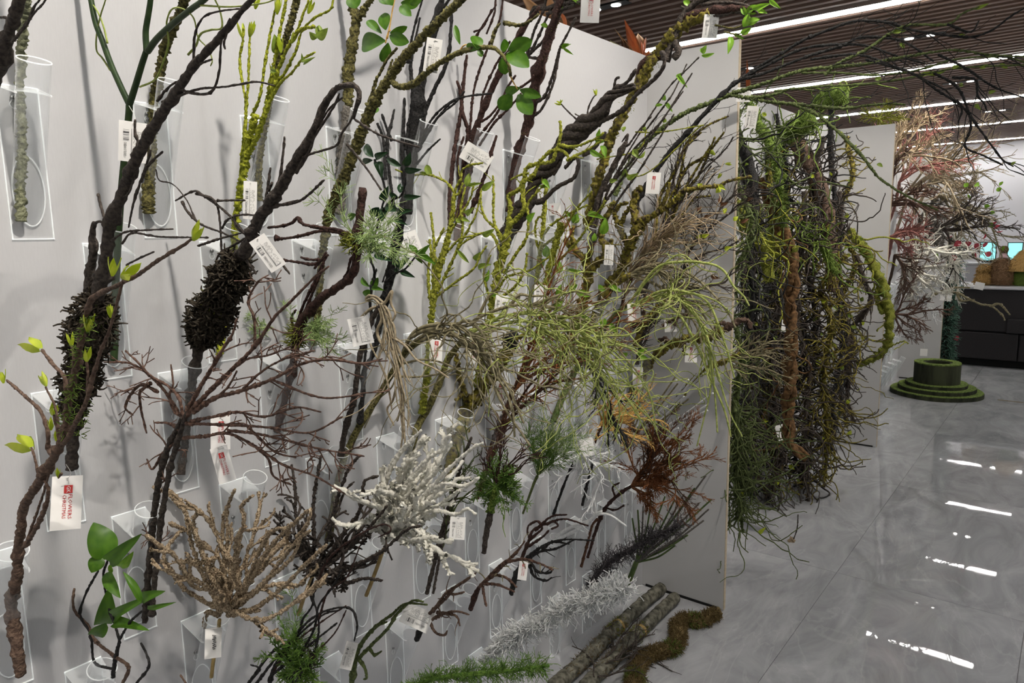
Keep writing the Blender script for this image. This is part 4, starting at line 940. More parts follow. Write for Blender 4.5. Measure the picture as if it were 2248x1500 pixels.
# olive brown willow
b = Br('curly_willow', 'olive brown curly willow arching over in the middle, drooping long strands', (721, 1188), 'bk_willow', Y0=HY(4, 3) - .06)
b.stem('721,1188 730,1133 745,1050 760,1000 783,947 837,860 877,793 900,765 925,748', [18, 18, 17, 16, 15, 14, 12], m='bk_olive', style='light')
b.twigs('877,793 903,737 933,717 967,713 1000,713 1033,733 1067,783 1093,817 1120,860 1150,930|925,748 960,735 1000,738 1040,760 1075,800 1105,850 1125,900 1130,960|880,790 910,750 950,728 990,722 1020,705 1045,715 1080,770 1100,830|903,740 935,725 975,722 1010,745 1050,790 1080,840 1110,900 1165,980', [10, 8, 5], style='light')
b.twigs('860,825 910,828 960,822 1000,810 1040,812 1080,825 1130,850|877,800 930,790 980,800 1030,830 1070,880 1100,930|985,740 1000,700 985,690 965,700|900,770 880,800 860,850 830,880 800,940', [6, 4, 3], style='light')
b.wisps('903,737 967,713 1033,733 1093,817', 34, .42, 5.0, wig=.075, pull=(.1, .3, -2.6), out=.4)
b.wisps('925,748 1000,738 1075,800', 18, .36, 4.0, wig=.085, pull=(.1, .3, -2.4), out=.5)
# green willow, big central spray
b = Br('green_willow', 'yellow green curly willow spraying long wavy strands down to the right', (895, 1022), 'bk_willowgreen', Y0=HY(4, 4))
b.stem('894,1025 900,1000 916,940 943,890 970,827 983,790 1005,760 1032,726', [17, 17, 17, 16, 14, 12], m='bk_olive', style='light')
b.twigs('1005,760 1040,728 1090,700 1130,690 1180,690 1230,702 1300,742 1360,790 1420,852 1442,950|1032,726 1120,708 1170,708 1220,740 1300,800 1380,880 1425,965|1010,755 1060,730 1120,722 1180,745 1250,790 1310,850 1345,930|1180,706 1230,712 1290,760 1340,830 1360,900 1350,960', [10, 7, 4, 3], style='light')
b.twigs('1040,722 1050,698 1120,672 1170,670 1220,676 1250,690 1300,715 1350,760 1410,830|1050,698 1062,670 1075,648 1090,632|1120,672 1140,648 1165,650 1200,650|1170,670 1210,655 1260,640 1300,650', [9, 7, 4], m='bk_willow', style='light')
b.twigs('1090,632 1110,600 1140,590 1150,605 1130,600 1125,575|1075,648 1100,640 1140,655 1130,640|1090,632 1085,610 1105,590 1100,570', [4, 3], m='bk_willow', style='light')
b.wisps('1040,728 1130,690 1230,702 1360,790', 64, .46, 4.4, wig=.10, pull=(.1, .2, -1.8), out=.55)
b.wisps('1120,708 1220,740 1300,800 1380,880', 50, .40, 3.8, wig=.10, pull=(.0, .2, -2.2), out=.6)
b.wisps('1120,672 1220,676 1300,715', 30, .34, 3.5, m='bk_willow', wig=.09, pull=(.1, .2, -1.2), out=.5, part='brown_strands')
# second green willow near the corner
b = Br('green_willow', 'light green willow with drooping tips beside the divider panel', (1222, 905), 'bk_willowgreen', Y0=HY(4, 7))
b.stem('1215,925 1232,880 1255,830 1290,770 1320,730 1352,690 1380,668', [15, 15, 14, 12, 10], m='bk_greenroot', style='light')
b.twigs('1352,690 1395,668 1440,655 1475,650 1500,665 1530,700 1556,760 1568,850 1575,950|1380,668 1440,590 1500,575 1560,580 1590,596 1610,628 1632,650 1645,672|1440,655 1490,690 1530,760 1560,830 1590,900 1605,960|1400,665 1450,640 1500,640 1550,660 1580,720 1602,790 1612,830', [7, 6, 4], style='light')
b.twigs('1395,668 1410,630 1440,600 1470,570 1500,560 1540,590 1575,598|1475,650 1520,645 1570,660 1608,690|1500,665 1545,720 1570,800 1600,900 1630,960|1556,760 1560,850 1545,920 1530,980', [5, 4, 3], style='light')
b.wisps('1395,668 1475,650 1530,700 1568,850', 46, .36, 3.6, wig=.10, pull=(.1, .1, -2.0), out=.7)
# brown willow near the corner
b = Br('brown_willow', 'dark brown willow arching in front of the divider panel', (1285, 740), 'bk_willow', Y0=HY(3, 8))
b.stem('1275,770 1295,715 1320,660 1350,625 1385,603', [15, 15, 14, 12], m='bk_mossbrown')
b.twigs('1385,603 1405,590 1440,590 1480,620 1520,680 1570,750 1602,830|1380,606 1420,600 1470,610 1510,640 1550,700 1590,760|1400,592 1450,580 1510,600 1560,640 1600,690 1615,720|1385,605 1440,625 1490,660 1530,720 1550,800|1350,640 1400,635 1450,650 1500,700 1520,760', [8, 6, 4], style='light')
b.wisps('1385,603 1440,590 1520,680', 60, .32, 3.6, wig=.11, pull=(.1, .2, -1.6), out=.5)
# straw grass spray
b = Br('straw_spray', 'spray of fine straw-coloured stems bending over the panel edge', (1345, 760), 'bk_straw', Y0=HY(3, 9) - .05)
b.stem('1345,765 1358,700 1375,640 1400,580', [8, 7, 5], m='bk_rustdark')
b.wisps('1365,670 1390,590 1440,530 1500,490', 90, .40, 3.2, wig=.035, pull=(.3, .1, -1.8), out=.28, t0=.02, part='grass_stems')
b.twigs('1380,630 1420,550 1480,500 1550,480 1640,515|1390,600 1440,530 1520,490 1580,500 1625,530|1375,650 1400,560 1450,510 1530,470 1600,470', [3, 2], m='bk_straw', style='light')
for q in ((1530, 466, 1540, 452, 7), (1545, 480, 1560, 472, 7), (1580, 448, 1582, 430, 8), (1582, 452, 1596, 445, 7), (1560, 605, 1580, 612, 8), (1625, 490, 1645, 480, 8), (1498, 640, 1508, 636, 7)): b.leaf(*q, 'la', 'brown')
for q in ((1590, 550, 1608, 542, 9), (1540, 520, 1556, 515, 10), (1530, 525, 1538, 515, 10), (1590, 470, 1594, 455, 9), (1610, 485, 1620, 475, 10), (1570, 715, 1578, 712, 12)): b.leaf(*q, 'la', 'lime')
# dark twigs with bronze leaves by the corner
b = Br('bronze_leaf_twig', 'thin dark twigs with small bronze and lime leaves over the panel', (1400, 790), 'bk_dark', Y0=HY(4, 9) - .05)
b.stem('1398,800 1410,740 1440,690 1470,640 1500,590', [8, 7, 5])
b.twigs('1500,590 1520,540 1560,500 1580,460 1584,440|1500,590 1540,560 1590,545 1620,530|1470,640 1540,630 1590,620 1610,590 1640,570|1510,560 1500,500 1505,460|1520,540 1540,480 1532,450|1560,500 1600,470 1620,450 1650,440|1580,460 1610,430 1650,428', [5, 4, 3])
b.spurs(120, .11, .6, 1, t0=.1, nch=3, spread=.7, rmin=.0011)
for q in ((1582, 446, 1580, 430, 7), (1590, 450, 1598, 445, 7), (1534, 470, 1538, 455, 7), (1640, 440, 1652, 435, 8)): b.leaf(*q, 'la', 'brown')
# rusty twig spray
b = Br('rusty_twig_spray', 'upright rusty orange twigs with small leaves behind the green willow', (1072, 1005), 'bk_rust', Y0=HY(4, 5))
b.stem('1070,1010 1085,960 1105,910 1125,860', [9, 9, 7], m='bk_rustdark')
b.twigs('1100,920 1130,850 1160,770 1190,710 1230,650 1270,600|1110,900 1150,820 1190,760 1240,700 1300,660|1125,860 1180,800 1250,760 1320,720 1380,700|1120,870 1160,830 1230,800 1300,790 1370,760|1105,910 1150,870 1210,840 1290,830|1130,850 1165,780 1180,720 1200,650 1230,560 1260,500', [6, 5, 3], m='bk_rust')
b.spurs(90, .13, .7, 1, t0=.15, nch=3, spread=.45, wig=.07, rmin=.0011, m='bk_rust', part='fine_twigs')
for q in ((1222, 650, 1232, 625, 14), (1214, 680, 1236, 660, 16), (1270, 700, 1298, 702, 14), (1300, 650, 1260, 640, 16), (1268, 625, 1248, 640, 16), (1330, 640, 1312, 625, 12), (1336, 628, 1365, 640, 12), (1285, 705, 1274, 685, 18), (1205, 710, 1180, 715, 10), (1330, 700, 1320, 720, 16), (1340, 710, 1352, 730, 14), (1400, 778, 1420, 765, 10), (1402, 780, 1425, 790, 10), (1378, 775, 1362, 785, 12), (1270, 690, 1296, 705, 18), (1180, 740, 1160, 728, 10)): b.leaf(*q, 'ov', 'bright')
# second rusty spray lower
b = Br('brown_twig_spray', 'brown upright twigs crossing below the thick mossy stem', (1050, 1090), 'bk_twigbrown', Y0=HY(5, 5))
b.stem('1048,1095 1065,1040 1085,990 1105,940', [8, 8, 6], m='bk_rustdark')
b.twigs('1105,940 1120,880 1135,840 1160,790|1095,970 1130,900 1160,850 1200,810|1105,940 1150,890 1200,850 1260,830|1085,990 1110,900 1125,850|1110,930 1180,860 1250,800 1290,780', [6, 4], m='bk_rustdark')
b.spurs(40, .09, .7, 1, t0=.15, nch=2, spread=.5, rmin=.001)
# thick mossy stem with sawn black top
b = Br('thick_mossy_branch', 'thick dark mossy trunk with a sawn black knob at its top', (985, 1045), 'bk_mossbrown', Y0=HY(4, 5) - .1)
b.stem('985,1048 990,1020 1000,985 1010,955 1018,915 1035,888 1060,852 1088,815 1108,785 1120,758', [22, 24, 26, 27, 27, 26, 26, 26], style='knob')
b.stem('1117,765 1123,745 1130,728', [26, 30, 20], m='bk_black', style='knob', part='knob')
b.stem('1030,890 1020,862 1008,830 1005,800 1000,775', [14, 12, 9], style='knob')
b.twigs('1018,862 1000,880|1118,752 1150,735 1170,715', [9, 7], style='knob')
b.moss('1018,915 1035,888 1060,852 1088,815', [24, 26, 24], 300, .008, 'moss_olive', .0009)
# black drooping twig
b = Br('drooping_black_twig', 'black lichen-covered twig drooping in fine forks in front of the gold strands', (1230, 830), 'bk_black', Y0=HY(4, 6))
b.stem('1195,860 1225,800 1250,770 1275,778 1300,815', [7, 7, 6])
b.twigs('1275,778 1305,825 1330,865 1340,905 1335,955 1336,988|1300,815 1320,870 1345,920 1370,960 1378,985|1290,800 1335,850 1362,880 1395,875|1300,815 1310,850 1305,890|1340,905 1355,940 1350,965', [6, 5, 4])
b.spurs(46, .07, .7, 1, t0=.2, nch=2, spread=.6, pull=(0, 0, -4), rmin=.001)
# driftwood sticks by the corner
b = Br('driftwood_stick', 'mossy pinkish driftwood stick pointing at the panel edge', (1395, 850), 'bk_mossbrown', Y0=HY(4, 9))
b.stem('1385,865 1410,820 1440,780 1475,758 1510,745 1560,742 1592,722', [16, 16, 18, 18, 18, 14], style='knob')
b.twigs('1500,748 1505,765 1500,780|1592,722 1620,706 1642,704 1648,722|1475,758 1460,745 1445,748|1560,742 1580,710 1592,712', [14, 9], style='knob', m='bk_brown')
b = Br('driftwood_stick', 'short mossy stick rising between the pale green strands near the corner', (1400, 740), 'bk_mossbrown', Y0=HY(3, 9))
b.stem('1395,760 1408,720 1430,692 1458,668 1478,655', [14, 15, 16, 17], style='knob')
b.twigs('1425,700 1412,690 1418,680|1455,715 1480,700 1510,690 1520,685|1480,715 1490,690 1486,680 1500,675', [9, 6], style='knob', m='bk_brown')
# twiggy cluster crossing the panel edge
b = Br('forked_root_twig', 'dense forked root twigs poking past the edge of the divider panel', (1480, 880), 'bk_willow', Y0=2.80)
b.stem('1475,900 1510,850 1550,812 1600,790 1625,775', [12, 12, 11, 9], m='bk_mossbrown', style='moss')
b.fan(1600, 790, '1720,745 1735,775 1740,805 1725,830 1690,730 1745,855 1660,730 1650,850', 5, lev=2, nch=4, m='bk_willow', spread=.7, ratio=.45, part='twigs', rmin=.0012)
# bamboo-like silver rods
b = Br('silver_rod_bunch', 'bunch of straight silver white rods with round tips', (1372, 990), 'bk_rod', Y0=HY(5, 9) - .06)
for q in ((1566, 863), (1552, 890), (1554, 901), (1490, 940), (1502, 870), (1448, 872), (1466, 892), (1560, 806), (1548, 803), (1512, 833), (1486, 834), (1447, 908)):
    b.strand([(1372 + b.rng.uniform(-6, 6), 985), ((1372 + q[0]) / 2 + b.rng.uniform(-6, 6), (985 + q[1]) / 2 + 6), q], [5, 5], 'rod', style='smooth', dy=(0, b.rng.uniform(-.05, .05)), sides=6)
for q in ((1483, 827), (1512, 876), (1440, 820), (1420, 825), (1488, 842)):
    b.strand([(1375, 985), q], [4, 4], 'rod', m='bk_willow', style='smooth', dy=(0, b.rng.uniform(-.05, .05)), sides=6)
# gold wisps
b = Br('gold_wisp_bunch', 'tuft of wavy golden orange strands above the white roots', (1300, 1010), 'bk_gold', Y0=HY(5, 7))
b.stem('1290,1030 1305,975 1322,930', [7, 6], m='bk_rustdark')
b.fan(1322, 930, '1310,870 1345,850 1375,855 1400,850 1430,858 1452,880 1462,905 1440,925 1420,940 1390,915 1360,880 1330,870 1480,935', 5.5, lev=2, nch=4, wig=.09, keep=.8, spread=.5, part='strands', pull=(.5, 0, -1.5))
b.fan(1322, 935, '1400,880 1430,900 1380,900 1350,890 1410,930', 5, lev=2, nch=4, wig=.1, keep=.8, spread=.5, part='strands', pull=(.5, 0, -1.5))
# white wispy root
b = Br('white_root_bunch', 'tangled bunch of thin white roots hanging above the floor side holders', (1232, 1200), 'bk_snow', Y0=HY(5, 6) + .03)
b.stem('1215,1130 1240,1060 1262,1010', [6, 6], m='bk_black')
b.stem('1278,1110 1290,1060 1302,1015', [7, 6], m='bk_black')
b.fan(1270, 1000, '1240,940 1290,930 1330,945 1360,970 1390,985 1405,1035 1370,1060 1340,1050 1300,1075 1285,1090 1260,1060 1235,1030 1320,1000 1350,1010 1310,1030 1380,1020 1335,970', 5.5, lev=2, nch=3, wig=.11, keep=.8, spread=.6, part='roots', pull=(.3, 0, -2.2))
b.fan(1268, 990, '1250,950 1310,940 1290,960 1330,980 1250,1010 1360,990 1300,1050', 5, lev=2, nch=4, wig=.11, keep=.8, spread=.7, part='roots')
# asparagus fern
b = Br('fern_sprig', 'light green asparagus fern sprig with a thin straight stalk', (1148, 1128), 'fern_green', Y0=HY(5, 5) + .02)
b.stem('1148,1128 1160,1095 1172,1062 1180,1045', [5, 6, 8], m='bk_greenroot', style='smooth')
b.fern(1180, 1045, 24, .2, 'fern_green', dirs=[(1250, 880), (1225, 890), (1265, 930), (1180, 950), (1245, 985), (1205, 990), (1215, 940), (1190, 985)], rr=.0009, droop=-.5, nch=6, ratio=.32)
b.fern(1200, 1000, 14, .18, 'fern_light', dirs=[(1250, 870), (1270, 920), (1220, 900), (1280, 960), (1190, 930)], rr=.0007, droop=-.5, nch=6, ratio=.32, part='pale_fern_sprays')
# cypress tuft on a dark stem
b = Br('cypress_sprig', 'dark stem with a round green cypress tuft and bare twigs above', (1062, 1213), 'bk_dark', Y0=HY(5, 4) + .02)
b.stem('1062,1214 1070,1160 1078,1120', [11, 13, 14])
b.stem('1077,1125 1083,1095 1088,1075', [16, 18, 16], m='moss_green', style='moss', part='collar')
b.fern(1088, 1070, 46, .10, 'fern_green', dirs=[(1040, 1060), (1050, 1030), (1080, 1010), (1120, 1030), (1150, 1050), (1155, 1075), (1120, 1095), (1080, 1095), (1100, 1040), (1060, 1085), (1140, 1040)], rr=.0013, droop=-.3, nch=6, ratio=.35)
b.fan(1090, 1060, '1070,960 1100,940 1130,950 1155,965 1160,1000 1060,990 1115,920', 5, lev=2, nch=3, m='bk_redbrown', part='twigs', spread=.5, rmin=.0012)
b.twigs('1104,1105 1108,1130 1104,1155 1110,1180', [3, 2], m='fern_light')
# thin stem pair with grassy twigs
b = Br('twin_stem_twig', 'pair of thin dark green stems with fine grassy twigs, by a hanging barcode tag', (938, 1304), 'bk_dark', Y0=HY(5, 3) + .02)
b.stem('937,1304 955,1230 975,1150 995,1080 1012,1020 1035,960', [9, 10, 9, 7])
b.stem('951,1303 968,1210 985,1140 1008,1072', [6, 7, 6])
b.twigs('975,1150 1000,1090 1010,1050 1040,1010|985,1140 1010,1100 1045,1070 1065,1055|990,1100 1000,1060 1020,1040|980,1140 975,1115 982,1100', [4, 3], m='bk_greenroot')
b.spurs(40, .07, .6, 1, t0=.4, m='bk_greenroot', nch=2, spread=.4, rmin=.0009)
# white knobbly coral branch
b = Br('white_coral_branch', 'bushy white knobbly coral branch on a bamboo stick', (805, 1306), 'bk_white', Y0=HY(5, 2) + .06)
b.stem('804,1308 815,1280 830,1240 842,1205', [9, 9, 9], m='bk_bamboo', style='smooth', store=False)
b.twigs('843,1195 832,1120 850,1040 880,990 925,945|845,1185 880,1085 930,1015 965,990 975,965 990,955|848,1180 920,1100 985,1030 1030,990 1060,972|850,1175 930,1090 975,1062 1020,1068 1052,1048|850,1185 940,1125 1000,1130 1025,1118 1046,1130|842,1190 840,1090 870,1010 910,962|845,1185 870,1120 900,1060 940,1010 950,985', [11, 9, 7], style='moss')
b.fan(845, 1185, '830,1050 850,1020 880,1010 900,1040 930,1060 960,1080 950,1110 900,1120 870,1080 910,1150 880,1150 960,1130 845,1100 870,1050', 12, lev=2, nch=5, wig=.055, spread=.55, rough=.5, sides=6, part='coral_twigs', ratio=.3, rmin=.0032, taper=.85, step=.006, pull=(0, 0, 3))
b.fan(848, 1170, '860,1060 890,1000 930,1040 980,1060 960,1000 1000,1040 930,1130 1000,1110', 11, lev=2, nch=5, wig=.055, spread=.55, rough=.5, sides=6, part='coral_twigs', ratio=.28, rmin=.0032, taper=.85, step=.006, pull=(0, 0, 3))
b.fan(846, 1178, '835,1010 860,990 890,970 920,990 950,1010 975,1040 940,1050 1005,1060 1020,1085 985,1100 900,1090 870,1110 840,1070 925,1120 960,1150 895,1020', 10, lev=1, nch=7, wig=.055, spread=.6, rough=.5, sides=6, part='coral_twigs', ratio=.18, rmin=.0034, taper=.9, step=.006)
# dark knobbly coral branch
b = Br('dark_coral_branch', 'bushy black brown knobbly coral branch between the tan and white ones', (660, 1348), 'bk_redbrown', Y0=HY(5, 2) - .02)
b.stem('655,1350 668,1310 680,1280 688,1262', [9, 9, 8], m='bk_bamboo', style='smooth', store=False)
b.twigs('690,1265 670,1200 650,1140 648,1080 640,1020|692,1260 690,1180 688,1100 700,1030 705,1000|695,1260 720,1180 740,1100 765,1030 790,1000|698,1258 750,1180 790,1120 800,1060 830,1045|700,1255 760,1210 810,1160 850,1110|705,1260 780,1240 840,1210 890,1165 925,1155|700,1270 760,1280 800,1270 840,1275|690,1262 660,1220 640,1190 632,1150', [10, 8, 6], style='knob', m='bk_dark')
b.fan(692, 1258, '650,1100 670,1060 700,1060 740,1060 770,1080 810,1120 820,1180 800,1220 790,1260 660,1160 720,1120 760,1150 650,1200 840,1230 735,1210 700,1150', 7, lev=2, nch=4, wig=.08, spread=.75, rough=.45, sides=5, part='coral_twigs', ratio=.38, rmin=.0022, taper=.75, step=.008, m='bk_dark')
b.fan(695, 1262, '740,1285 700,1290 770,1265 665,1280 820,1262 650,1255', 6, lev=2, nch=4, wig=.15, spread=.75, rough=.3, sides=5, part='coral_twigs', ratio=.5, rmin=.0016, taper=.75, step=.009, m='bk_dark')
# tan knobbly coral branch
b = Br('tan_coral_branch', 'tan knobbly coral branch spreading wide above its holder, on a bamboo stick', (465, 1486), 'bk_coral', Y0=HY(5, 1) - .01)
b.stem('464,1487 470,1440 478,1395 482,1360', [9, 9, 9], m='bk_bamboo', style='smooth', store=False)
b.twigs('482,1352 470,1290 450,1232 430,1180 410,1130 372,1088 334,1070|478,1335 432,1312 400,1288 365,1240 330,1227|398,1285 372,1250 360,1218 390,1172 402,1165|480,1330 440,1250 420,1190 402,1110 368,1074|410,1165 370,1148|485,1345 490,1255 500,1180 498,1120 516,1075|495,1320 520,1210 536,1140 530,1112 556,1088|460,1270 440,1200 425,1150 430,1130 440,1118', [10, 9, 8], style='knob')
b.twigs('490,1340 540,1290 580,1220 620,1172 655,1140 680,1120 675,1150 650,1180|500,1348 560,1335 620,1290 670,1240 718,1196|495,1340 560,1300 610,1240 650,1190 680,1165|500,1350 545,1270 575,1200 600,1165 630,1160|480,1352 455,1345 448,1380|500,1352 540,1345 570,1340|440,1240 410,1230 405,1260 430,1290 465,1295|505,1345 580,1280 640,1225 660,1180', [11, 9, 8], style='knob')
b.fan(500, 1340, '560,1180 590,1190 620,1190 640,1200 600,1240 570,1230 540,1200 620,1250 580,1270 550,1250 650,1150', 9, lev=2, nch=4, wig=.055, spread=.55, rough=.6, sides=6, part='coral_twigs', ratio=.3, rmin=.0022, taper=.85, step=.0055, pull=(0, 0, 4))
b.fan(488, 1340, '480,1200 510,1150 460,1220 440,1180 530,1180', 8, lev=2, nch=3, wig=.05, spread=.5, rough=.6, sides=6, part='coral_twigs', ratio=.3, rmin=.0018, taper=.8, step=.0055, pull=(0, 0, 4))
# small roots in the low rows
b = Br('green_root', 'slim green forked root with drooping rootlets in a low holder', (772, 1497), 'bk_greenroot', Y0=HY(6, 2) - .02)
b.stem('772,1499 776,1475 780,1445', [13, 13, 10])
b.twigs('780,1448 795,1410 830,1372 860,1350 890,1326 938,1328|784,1450 812,1420 850,1382 872,1348 905,1320 930,1322|785,1445 800,1465 805,1488 798,1492|812,1425 822,1438 838,1430|795,1412 820,1380 850,1365', [9, 7, 4])
b = Br('brown_root', 'thin brown forked root held beside a tilted barcode card', (915, 1404), 'bk_brown', Y0=HY(6, 3) - .03)
b.stem('914,1405 924,1380 936,1355', [12, 12, 9], m='bk_black')
b.twigs('936,1355 955,1335 980,1302 1010,1282 1045,1258|940,1350 975,1318 1000,1290 1030,1270 1040,1252|945,1362 975,1348 1005,1343 1030,1350|942,1362 955,1388 975,1395 982,1385|960,1345 1000,1352 1010,1375|980,1302 1000,1305 1020,1300', [8, 6, 4], m='bk_brown')
b.spurs(14, .04, .6, 0, rmin=.0011)
b = Br('tan_root', 'twisted tan brown root with wavy rootlets', (1034, 1337), 'bk_willow', Y0=HY(6, 4) - .03)
b.stem('1033,1338 1042,1310 1052,1290', [12, 12, 9], m='bk_redbrown')
b.twigs('1052,1290 1072,1268 1100,1240 1130,1218 1152,1188|1055,1285 1085,1262 1120,1225 1145,1200|1112,1235 1150,1228 1190,1240 1214,1252|1062,1282 1092,1284 1130,1300|1060,1288 1064,1315 1068,1332|1085,1262 1110,1268 1135,1290', [8, 6, 4], m='bk_twigbrown')
b.spurs(14, .04, .6, 0, rmin=.0011)
b = Br('black_root', 'small black root with curling rootlets beneath the dark red one', (1122, 1304), 'bk_black', Y0=HY(6, 5) - .05)
b.stem('1122,1305 1130,1270 1142,1242', [12, 12, 9])
b.twigs('1142,1242 1165,1218 1200,1195 1240,1185 1305,1187|1150,1232 1185,1212 1220,1205 1262,1185|1162,1240 1172,1265 1198,1275 1212,1268|1165,1235 1180,1255 1205,1258 1215,1250|1190,1205 1215,1190 1250,1195', [8, 6, 3])
b.spurs(16, .04, .6, 0, rmin=.0011)
b = Br('dark_red_root', 'curled dark red root above the small black one', (1140, 1240), 'bk_redbrown', Y0=HY(6, 5) - .02)
b.stem('1140,1245 1150,1215 1160,1190', [9, 8, 7])
b.twigs('1160,1190 1170,1165 1200,1150 1240,1140 1292,1155|1160,1188 1175,1175 1190,1160 1180,1145 1160,1155 1158,1175|1175,1165 1210,1135 1245,1130|1200,1152 1215,1145 1225,1155 1210,1162|1160,1200 1190,1180 1205,1165', [7, 5, 4])
b = Br('white_root', 'smooth white forked root at the foot of the wall', (1278, 1242), 'bk_snow', Y0=HY(6, 6))
b.stem('1276,1245 1288,1200 1300,1155 1312,1140', [6, 6, 6], m='bk_rustdark')
b.twigs('1215,1188 1262,1166 1290,1148 1312,1130 1340,1132 1376,1156|1222,1178 1250,1160 1300,1140|1300,1140 1310,1128 1322,1122', [9, 8, 4], style='smooth')
# red brown root behind
b = Br('rust_bush', 'round bushy rust brown twig spray near the divider panel', (1282, 1240), 'bk_rust', Y0=HY(5, 8))
b.stem('1290,1225 1310,1160 1330,1115 1360,1085 1390,1065', [6, 7, 8, 7], m='bk_redbrown')
b.twigs('1330,1115 1350,1120 1370,1110|1350,1090 1345,1070 1360,1060', [5, 4], m='bk_redbrown')
b.fan(1385, 1068, '1540,990 1535,1030 1515,965 1490,955 1460,952 1440,965 1500,1060 1470,1085 1430,1100 1420,1000 1525,1010 1480,990 1535,1050 1450,1060 1510,1040 1440,1030', 5, lev=3, nch=5, wig=.07, spread=.45, part='twigs', m='bk_rust', ratio=.5, rmin=.0009, step=.014)
b.fan(1400, 1050, '1520,960 1490,950 1460,955 1540,1000 1500,975 1430,970 1475,960', 4, lev=3, nch=4, wig=.09, spread=.5, part='dark_twigs', m='bk_rustdark', ratio=.5, rmin=.0009, step=.014)
# green rods
b = Br('green_rod_bunch', 'bunch of straight dark green rods fanning out at the wall foot', (1385, 1270), 'bk_greenrod', Y0=HY(6, 8))
for q in ((1550, 1044), (1562, 1097), (1556, 1118), (1545, 1143), (1482, 1198), (1388, 1138), (1412, 1112), (1430, 1100), (1460, 1090), (1502, 1085), (1525, 1072), (1510, 1175), (1480, 1100), (1400, 1120), (1535, 1105)):
    b.strand([(1398 + b.rng.uniform(-5, 5), 1235), ((1398 + q[0]) / 2 + 4, (1235 + q[1]) / 2 + b.rng.uniform(0, 8)), q], [5, 4], 'rod', m='bk_greenrod' if b.rng.random() < .75 else 'bk_grey', style='smooth', dy=(0, b.rng.uniform(-.08, .08)), sides=6)
b.stem('1375,1290 1385,1265 1398,1232', [12, 12, 12], style='smooth')

def plume(label, spec, Y0, m, w, n, L, rr, basepx, name='fuzzy_plume', dense=2, core=None):
    br = Br(name, label, basepx, m, Y0=Y0)
    br.stem(spec, [w * .18, w * .2, w * .12], m=core or m, style='light')
    P = catmull(br.path(spec), .01); tubes = []; hw = w * .5 * m_per_px(P[len(P) // 2])
    for i in range(n):
        k = int(br.rng.uniform(0, 1) * (len(P) - 2)); d = nrm(P[k + 1] - P[k]); x = rv(br.rng); x = nrm(x - d * (x @ d))
        env = min(1, (k / len(P)) * 5 + .25)
        fork(tubes, P[k], .75 * d + x, hw * env * br.rng.uniform(.7, 1.5), rr, 1, br.rng, step=.008, wig=.22, nch=dense, ratio=.6, spread=.8, keep=.6, rmin=rr * .6)
    br.out(tubes, 'plume_strands', m, 3); return br
plume('charcoal grey fuzzy plume slanting up from the wall foot', '1292,1287 1330,1240 1380,1210 1430,1182 1492,1152', HY(6, 7), 'bk_charcoal', 62, 420, .03, .0014, (1292, 1287))
plume('long white lacy plume lying along the foot of the wall', '1058,1455 1110,1412 1180,1372 1260,1332 1330,1306 1388,1288', HY(7, 3) + .08, 'bk_snow', 66, 800, .03, .0018, (1058, 1455))
plume('dark green lacy plume at the bottom edge of the picture', '890,1515 950,1492 1020,1482 1110,1474 1205,1462', HY(7, 3) - .18, 'fern_green', 60, 520, .03, .0009, (915, 1505))
# vine bunch at the bottom
b = Br('dark_vine_bunch', 'bunch of thin dark vines curling above the green fern at the bottom edge', (600, 1560), 'bk_black', Y0=HY(6, 1) - .05)
b.stem('600,1560 590,1520 600,1470 625,1430', [9, 9, 8])
b.twigs('540,1510 590,1440 640,1402 680,1362 720,1340 768,1336 784,1370 778,1408|560,1505 610,1440 660,1390 710,1350 745,1340|625,1430 650,1400 665,1360 685,1330 690,1285|640,1500 660,1440 690,1380 700,1330 730,1290 750,1250|650,1500 690,1430 700,1380 695,1340 680,1300|600,1480 650,1440 700,1400 740,1368|630,1490 660,1470 690,1455|690,1330 680,1300 688,1270|545,1500 570,1470 550,1460', [7, 5, 4])
b.twigs('660,1500 690,1440 735,1390 760,1340|590,1490 640,1420 700,1370 760,1330|700,1360 720,1300 760,1270 790,1200|690,1300 720,1230 780,1180 840,1152 858,1165 830,1180', [6, 4, 3], m='bk_redbrown')
b.moss('675,1410 690,1440 680,1470', [14, 20, 14], 60, .014, 'moss_dark', .001)
b.fern(655, 1480, 30, .10, 'fern_green', dirs=[(590, 1470), (600, 1500), (620, 1440), (640, 1400), (690, 1440), (710, 1480), (700, 1500), (640, 1450), (660, 1420), (680, 1400)], rr=.0013, droop=-.3, nch=6, ratio=.34)
b.fern(640, 1420, 8, .12, 'fern_green', dirs=[(660, 1380), (720, 1385), (690, 1375), (625, 1400)], rr=.0008, droop=-.3, nch=6, ratio=.3)
b = Br('small_twig', 'tip of a thin brown twig at the bottom edge near the bamboo stick', (425, 1530), 'bk_brown', Y0=HY(6, 1) - .25)
b.stem('430,1540 408,1500 396,1482', [5, 4])
# ================================================================ things on the floor by the wall
def floor_run(name, label, cat, spec, w, m, style, z=None, extra=None):
    pts = parse(spec); r0 = w * .5 * m_per_px(atZ(pts[0][0], pts[0][1], 0))
    P = np.array([atZ(q[0], q[1], r0 * (1 if z is None else z)) for q in pts]); P[:, 0] = np.maximum(P[:, 0], r0 + .01)
    o = P[0].copy(); o[2] = 0; t = thing(name, label, cat, o)
    Q = catmull(P, .012); rng = np.random.default_rng(len(label)); mb = MB()
    mb.tube(Q, np.full(len(Q), r0 * .97), 16, True, {'bark': .06, 'moss': .22}[style], rng); mb.obj('log_body' if style == 'bark' else 'body', M[m], t, o)
    return t, Q, r0, rng, o
bark('birch_bark', (0.05, 0.048, 0.035), (0.20, 0.19, 0.15), 14, .8, .8)
M['cut_wood'] = mat('cut_wood', (0.42, 0.34, 0.2), (0.55, 0.46, 0.3), 50, .8, .1)
